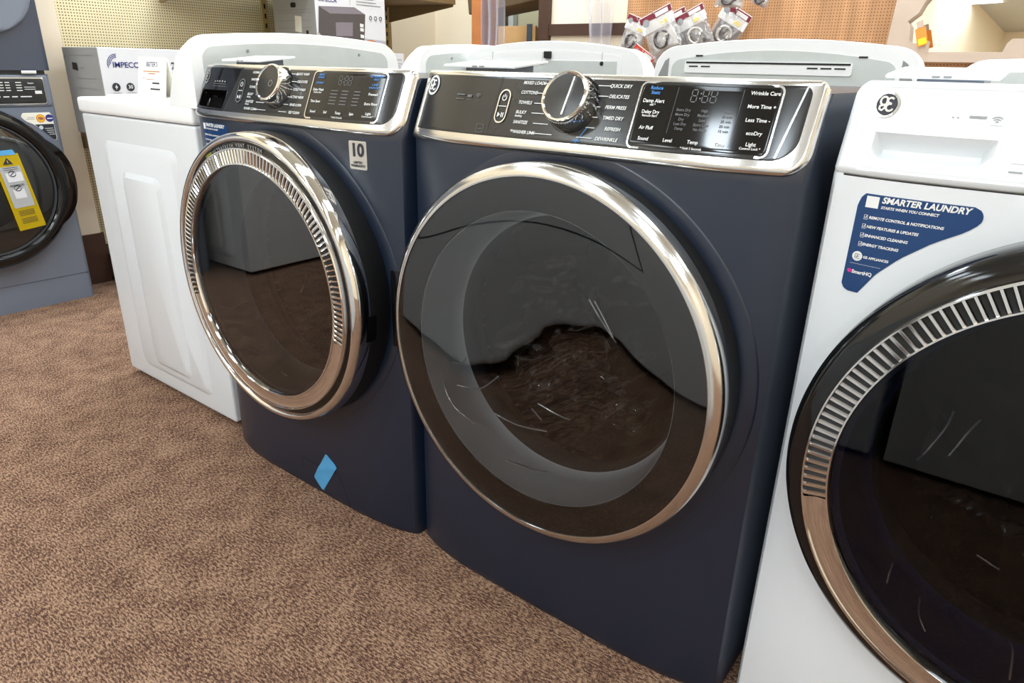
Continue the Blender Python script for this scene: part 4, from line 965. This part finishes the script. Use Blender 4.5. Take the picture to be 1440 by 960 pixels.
def parts_bag(label, x, z, w_, h_, tilt, y, m_in, seed, header=True):
    t = thing('parts_bag', label, 'bag', (x, y, z), 0, 'bagged parts on the orange pegboard'); t.rotation_euler = (0, tilt, 0)
    def pillow(nx, nz, w2, z0, z1, th, amp, s, yoff=0):
        bm = bmesh.new(); sides = []
        for sg_ in (-1, 1):
            g = []
            for i in range(nx + 1):
                row = []
                for j in range(nz + 1):
                    u, v = i / nx * 2 - 1, j / nz
                    e = max(0, (1 - u * u) * (1 - (2 * v - 1) ** 2)) ** .5
                    d = th * e + (amp * noise.noise(Vector((u * 3 + s, v * 4, sg_ * 2))) * e)
                    row.append(bm.verts.new((u * w2, yoff + sg_ * d, z0 + (z1 - z0) * v)))
                g.append(row)
            for i in range(nx):
                for j in range(nz): bm.faces.new((g[i][j], g[i + 1][j], g[i + 1][j + 1], g[i][j + 1]))
        return bm
    obj('pouch', pillow(16, 16, w_ / 2, -h_, -h_ * .02, .022, .014, seed), M['bagf'], t, 180)
    obj('contents', pillow(14, 14, w_ * .40, -h_ * .95, -h_ * .42, .017, .012, seed + 5), M[m_in], t, 180)
    bm = bmesh.new(); r_ = w_ * .24
    for k in range(3): tube(bm, [(r_ * math.cos(a * .4 + k) * (1 - .12 * k), -.017 - .003 * k + .004 * math.sin(a + k), -h_ * .68 + h_ * .19 * math.sin(a * .4 + k)) for a in range(12)], .006, 6)
    obj('coiled_hose', bm, M['hose' if m_in == 'hosew' else 'hosew'], t, 60)
    if header:
        hd = obj('header_card', bx((-w_ / 2, -.012, -h_ * .42), (w_ / 2, -.009, .0), .001), M['cardwhite'], t)
        obj('header_band', bx((-w_ / 2, -.0135, -h_ * .165), (w_ / 2, -.0115, -h_ * .02)), M['maroon'], hd)
        bm = bmesh.new(); box(bm, (.0, -.0145, -h_ * .15), (w_ * .40, -.013, -h_ * .05)); obj('header_patch', bm, M['cardwhite'], hd)
        bm = lathe([(0, -.0142), (w_ * .10, -.0142), (w_ * .10, -.011)], -w_ * .33, -h_ * .17, 20); obj('header_emblem', bm, M['inkgrey'], hd, 40)
        obj('header_tag', bx((w_ * .08, -.0138, -h_ * .36), (w_ * .30, -.0118, -h_ * .27)), M['yellow'], hd)
    bm = bmesh.new(); tube(bm, [(0, .10, -.015), (0, -.03, -.012), (0, -.045, .0)], .0025, 6); obj('peg_hook', bm, M['satin'], t)
    return t
BG = BY - .12
parts_bag('crumpled bag of fittings with a maroon header, leftmost on the pegboard', -.875, 1.272, .13, .17, .35, BG + .02, 'hosew', 1.2)
parts_bag('bag of hose with a maroon header, foremost of the stack left of the pegboard', -.742, 1.290, .170, .20, -.42, BG - .09, 'hosew', 4.4)
parts_bag('bag of hose with a maroon header, hanging just behind the foremost bag', -.712, 1.283, .165, .20, -.42, BG + .01, 'hose', 9.1)
parts_bag('bag with a maroon header, tilted left, standing alone in mid pegboard', -.588, 1.292, .150, .18, -.45, BG - .05, 'hose', 2.3)
parts_bag('bag with a maroon header, tilted right, at the right end of the bags', -.368, 1.300, .150, .18, .50, BG + .03, 'hose', 6.6)
parts_bag('bag of fittings half hidden between the two tilted bags', -.490, 1.175, .07, .10, .2, BG + .075, 'hosew', 7.7)
parts_bag('clear bag of fittings without header, cut by the photo top', -.375, 1.392, .135, .095, .1, BG - .08, 'hosew', 3.9, False)
parts_bag('small white bag beside the clear bag at the photo top', -.255, 1.378, .08, .075, .4, BG + .02, 'hosew', 5.5, False)
parts_bag('bag with red and white card low between two washer consoles', -.815, 1.118, .13, .17, .55, BG, 'hosew', 8.8)
parts_bag('small red bag beside the low bag between two washer consoles', -.750, 1.105, .09, .12, .2, BG + .07, 'hose', 2.9)
parts_bag('clear bag without header at the top left corner of the pegboard', -.855, 1.46, .12, .10, .0, BG, 'hosew', 6.1, False)
for q in [o for o in COL.objects if o.name.startswith('parts_bag') and o.get('label', '').find('red') >= 0]:
    for c in q.children:
        if c.name.startswith('header_card'):
            for d in c.children:
                if d.name.startswith('header_band'): d.data.materials[0] = M['red']
def drape(label, xs, ztop, zbot, y, seed, taper):
    bm = bmesh.new(); nx, nz = 40, 30; g = []
    for i in range(nx + 1):
        row = []
        for j in range(nz + 1):
            v = j / nz; u = i / nx; z = zbot + (ztop - zbot) * v
            a, b = xs[0] + taper * max(0, v - .35) ** 1.5, xs[1]
            x = a + (b - a) * u
            yy = y - .028 * math.sin(u * 15 + seed + 1.5 * math.sin(v * 4)) - .02 * noise.noise(Vector((u * 6, v * 5, seed)))
            row.append(bm.verts.new((x, yy, z)))
        g.append(row)
    for i in range(nx):
        for j in range(nz): bm.faces.new((g[i][j], g[i + 1][j], g[i + 1][j + 1], g[i][j + 1]))
    return tag(obj('plastic_drape', bm, M['film'], None, 180), label, 'plastic sheet')
drape('clear plastic sheet hanging in the doorway beside the orange wood jamb', (-1.97, -1.83), 2.1, .4, BY - .03, 1.0, 0)
drape('clear plastic sheet gathered on the back wall left of the pegboard', (-1.19, -1.06), 1.62, .7, BY - .06, 3.0, -.25)
cr = thing('wooden_crate', 'pale wooden crate with slate straps standing in the storeroom doorway', 'crate', (-2.35, 3.05, 0))
for z in (.02, .25, .48, .71, .94, 1.165): obj('plank', bx((0, 0, z), (.42, .02, z + .115), .002), M['crate'], cr)
obj('crate_body', bx((.005, .02, 0), (.415, .5, 1.27)), M['crate'], cr)
bm = bmesh.new(); box(bm, (-.004, -.006, 1.10), (.425, .0, 1.155)); box(bm, (.355, -.007, .1), (.395, .0, 1.29)); obj('strap', bm, M['slate'], cr)
aw = obj('folded_awning', bx((0, 0, 0), (.9, .35, .10), .01), M['awning'], None, loc=(-2.55, 3.1, 1.36), rot=(.0, -.12, .0))
tag(aw, 'dark olive folded tarp lying above the crate in the storeroom', 'tarp')
rk = thing('storeroom_rack', 'pale metal rack standing behind the crate in the storeroom', 'rack', (-2.7, 3.75, 0))
for x in (0, .3, .6, .9, 1.2): obj('rack_post', bx((x, 0, 0), (x + .05, .05, 2.0)), M['galv'], rk)
obj('rack_panel', bx((0, .06, 0), (1.25, .08, 2.0)), M['backroom'], rk)
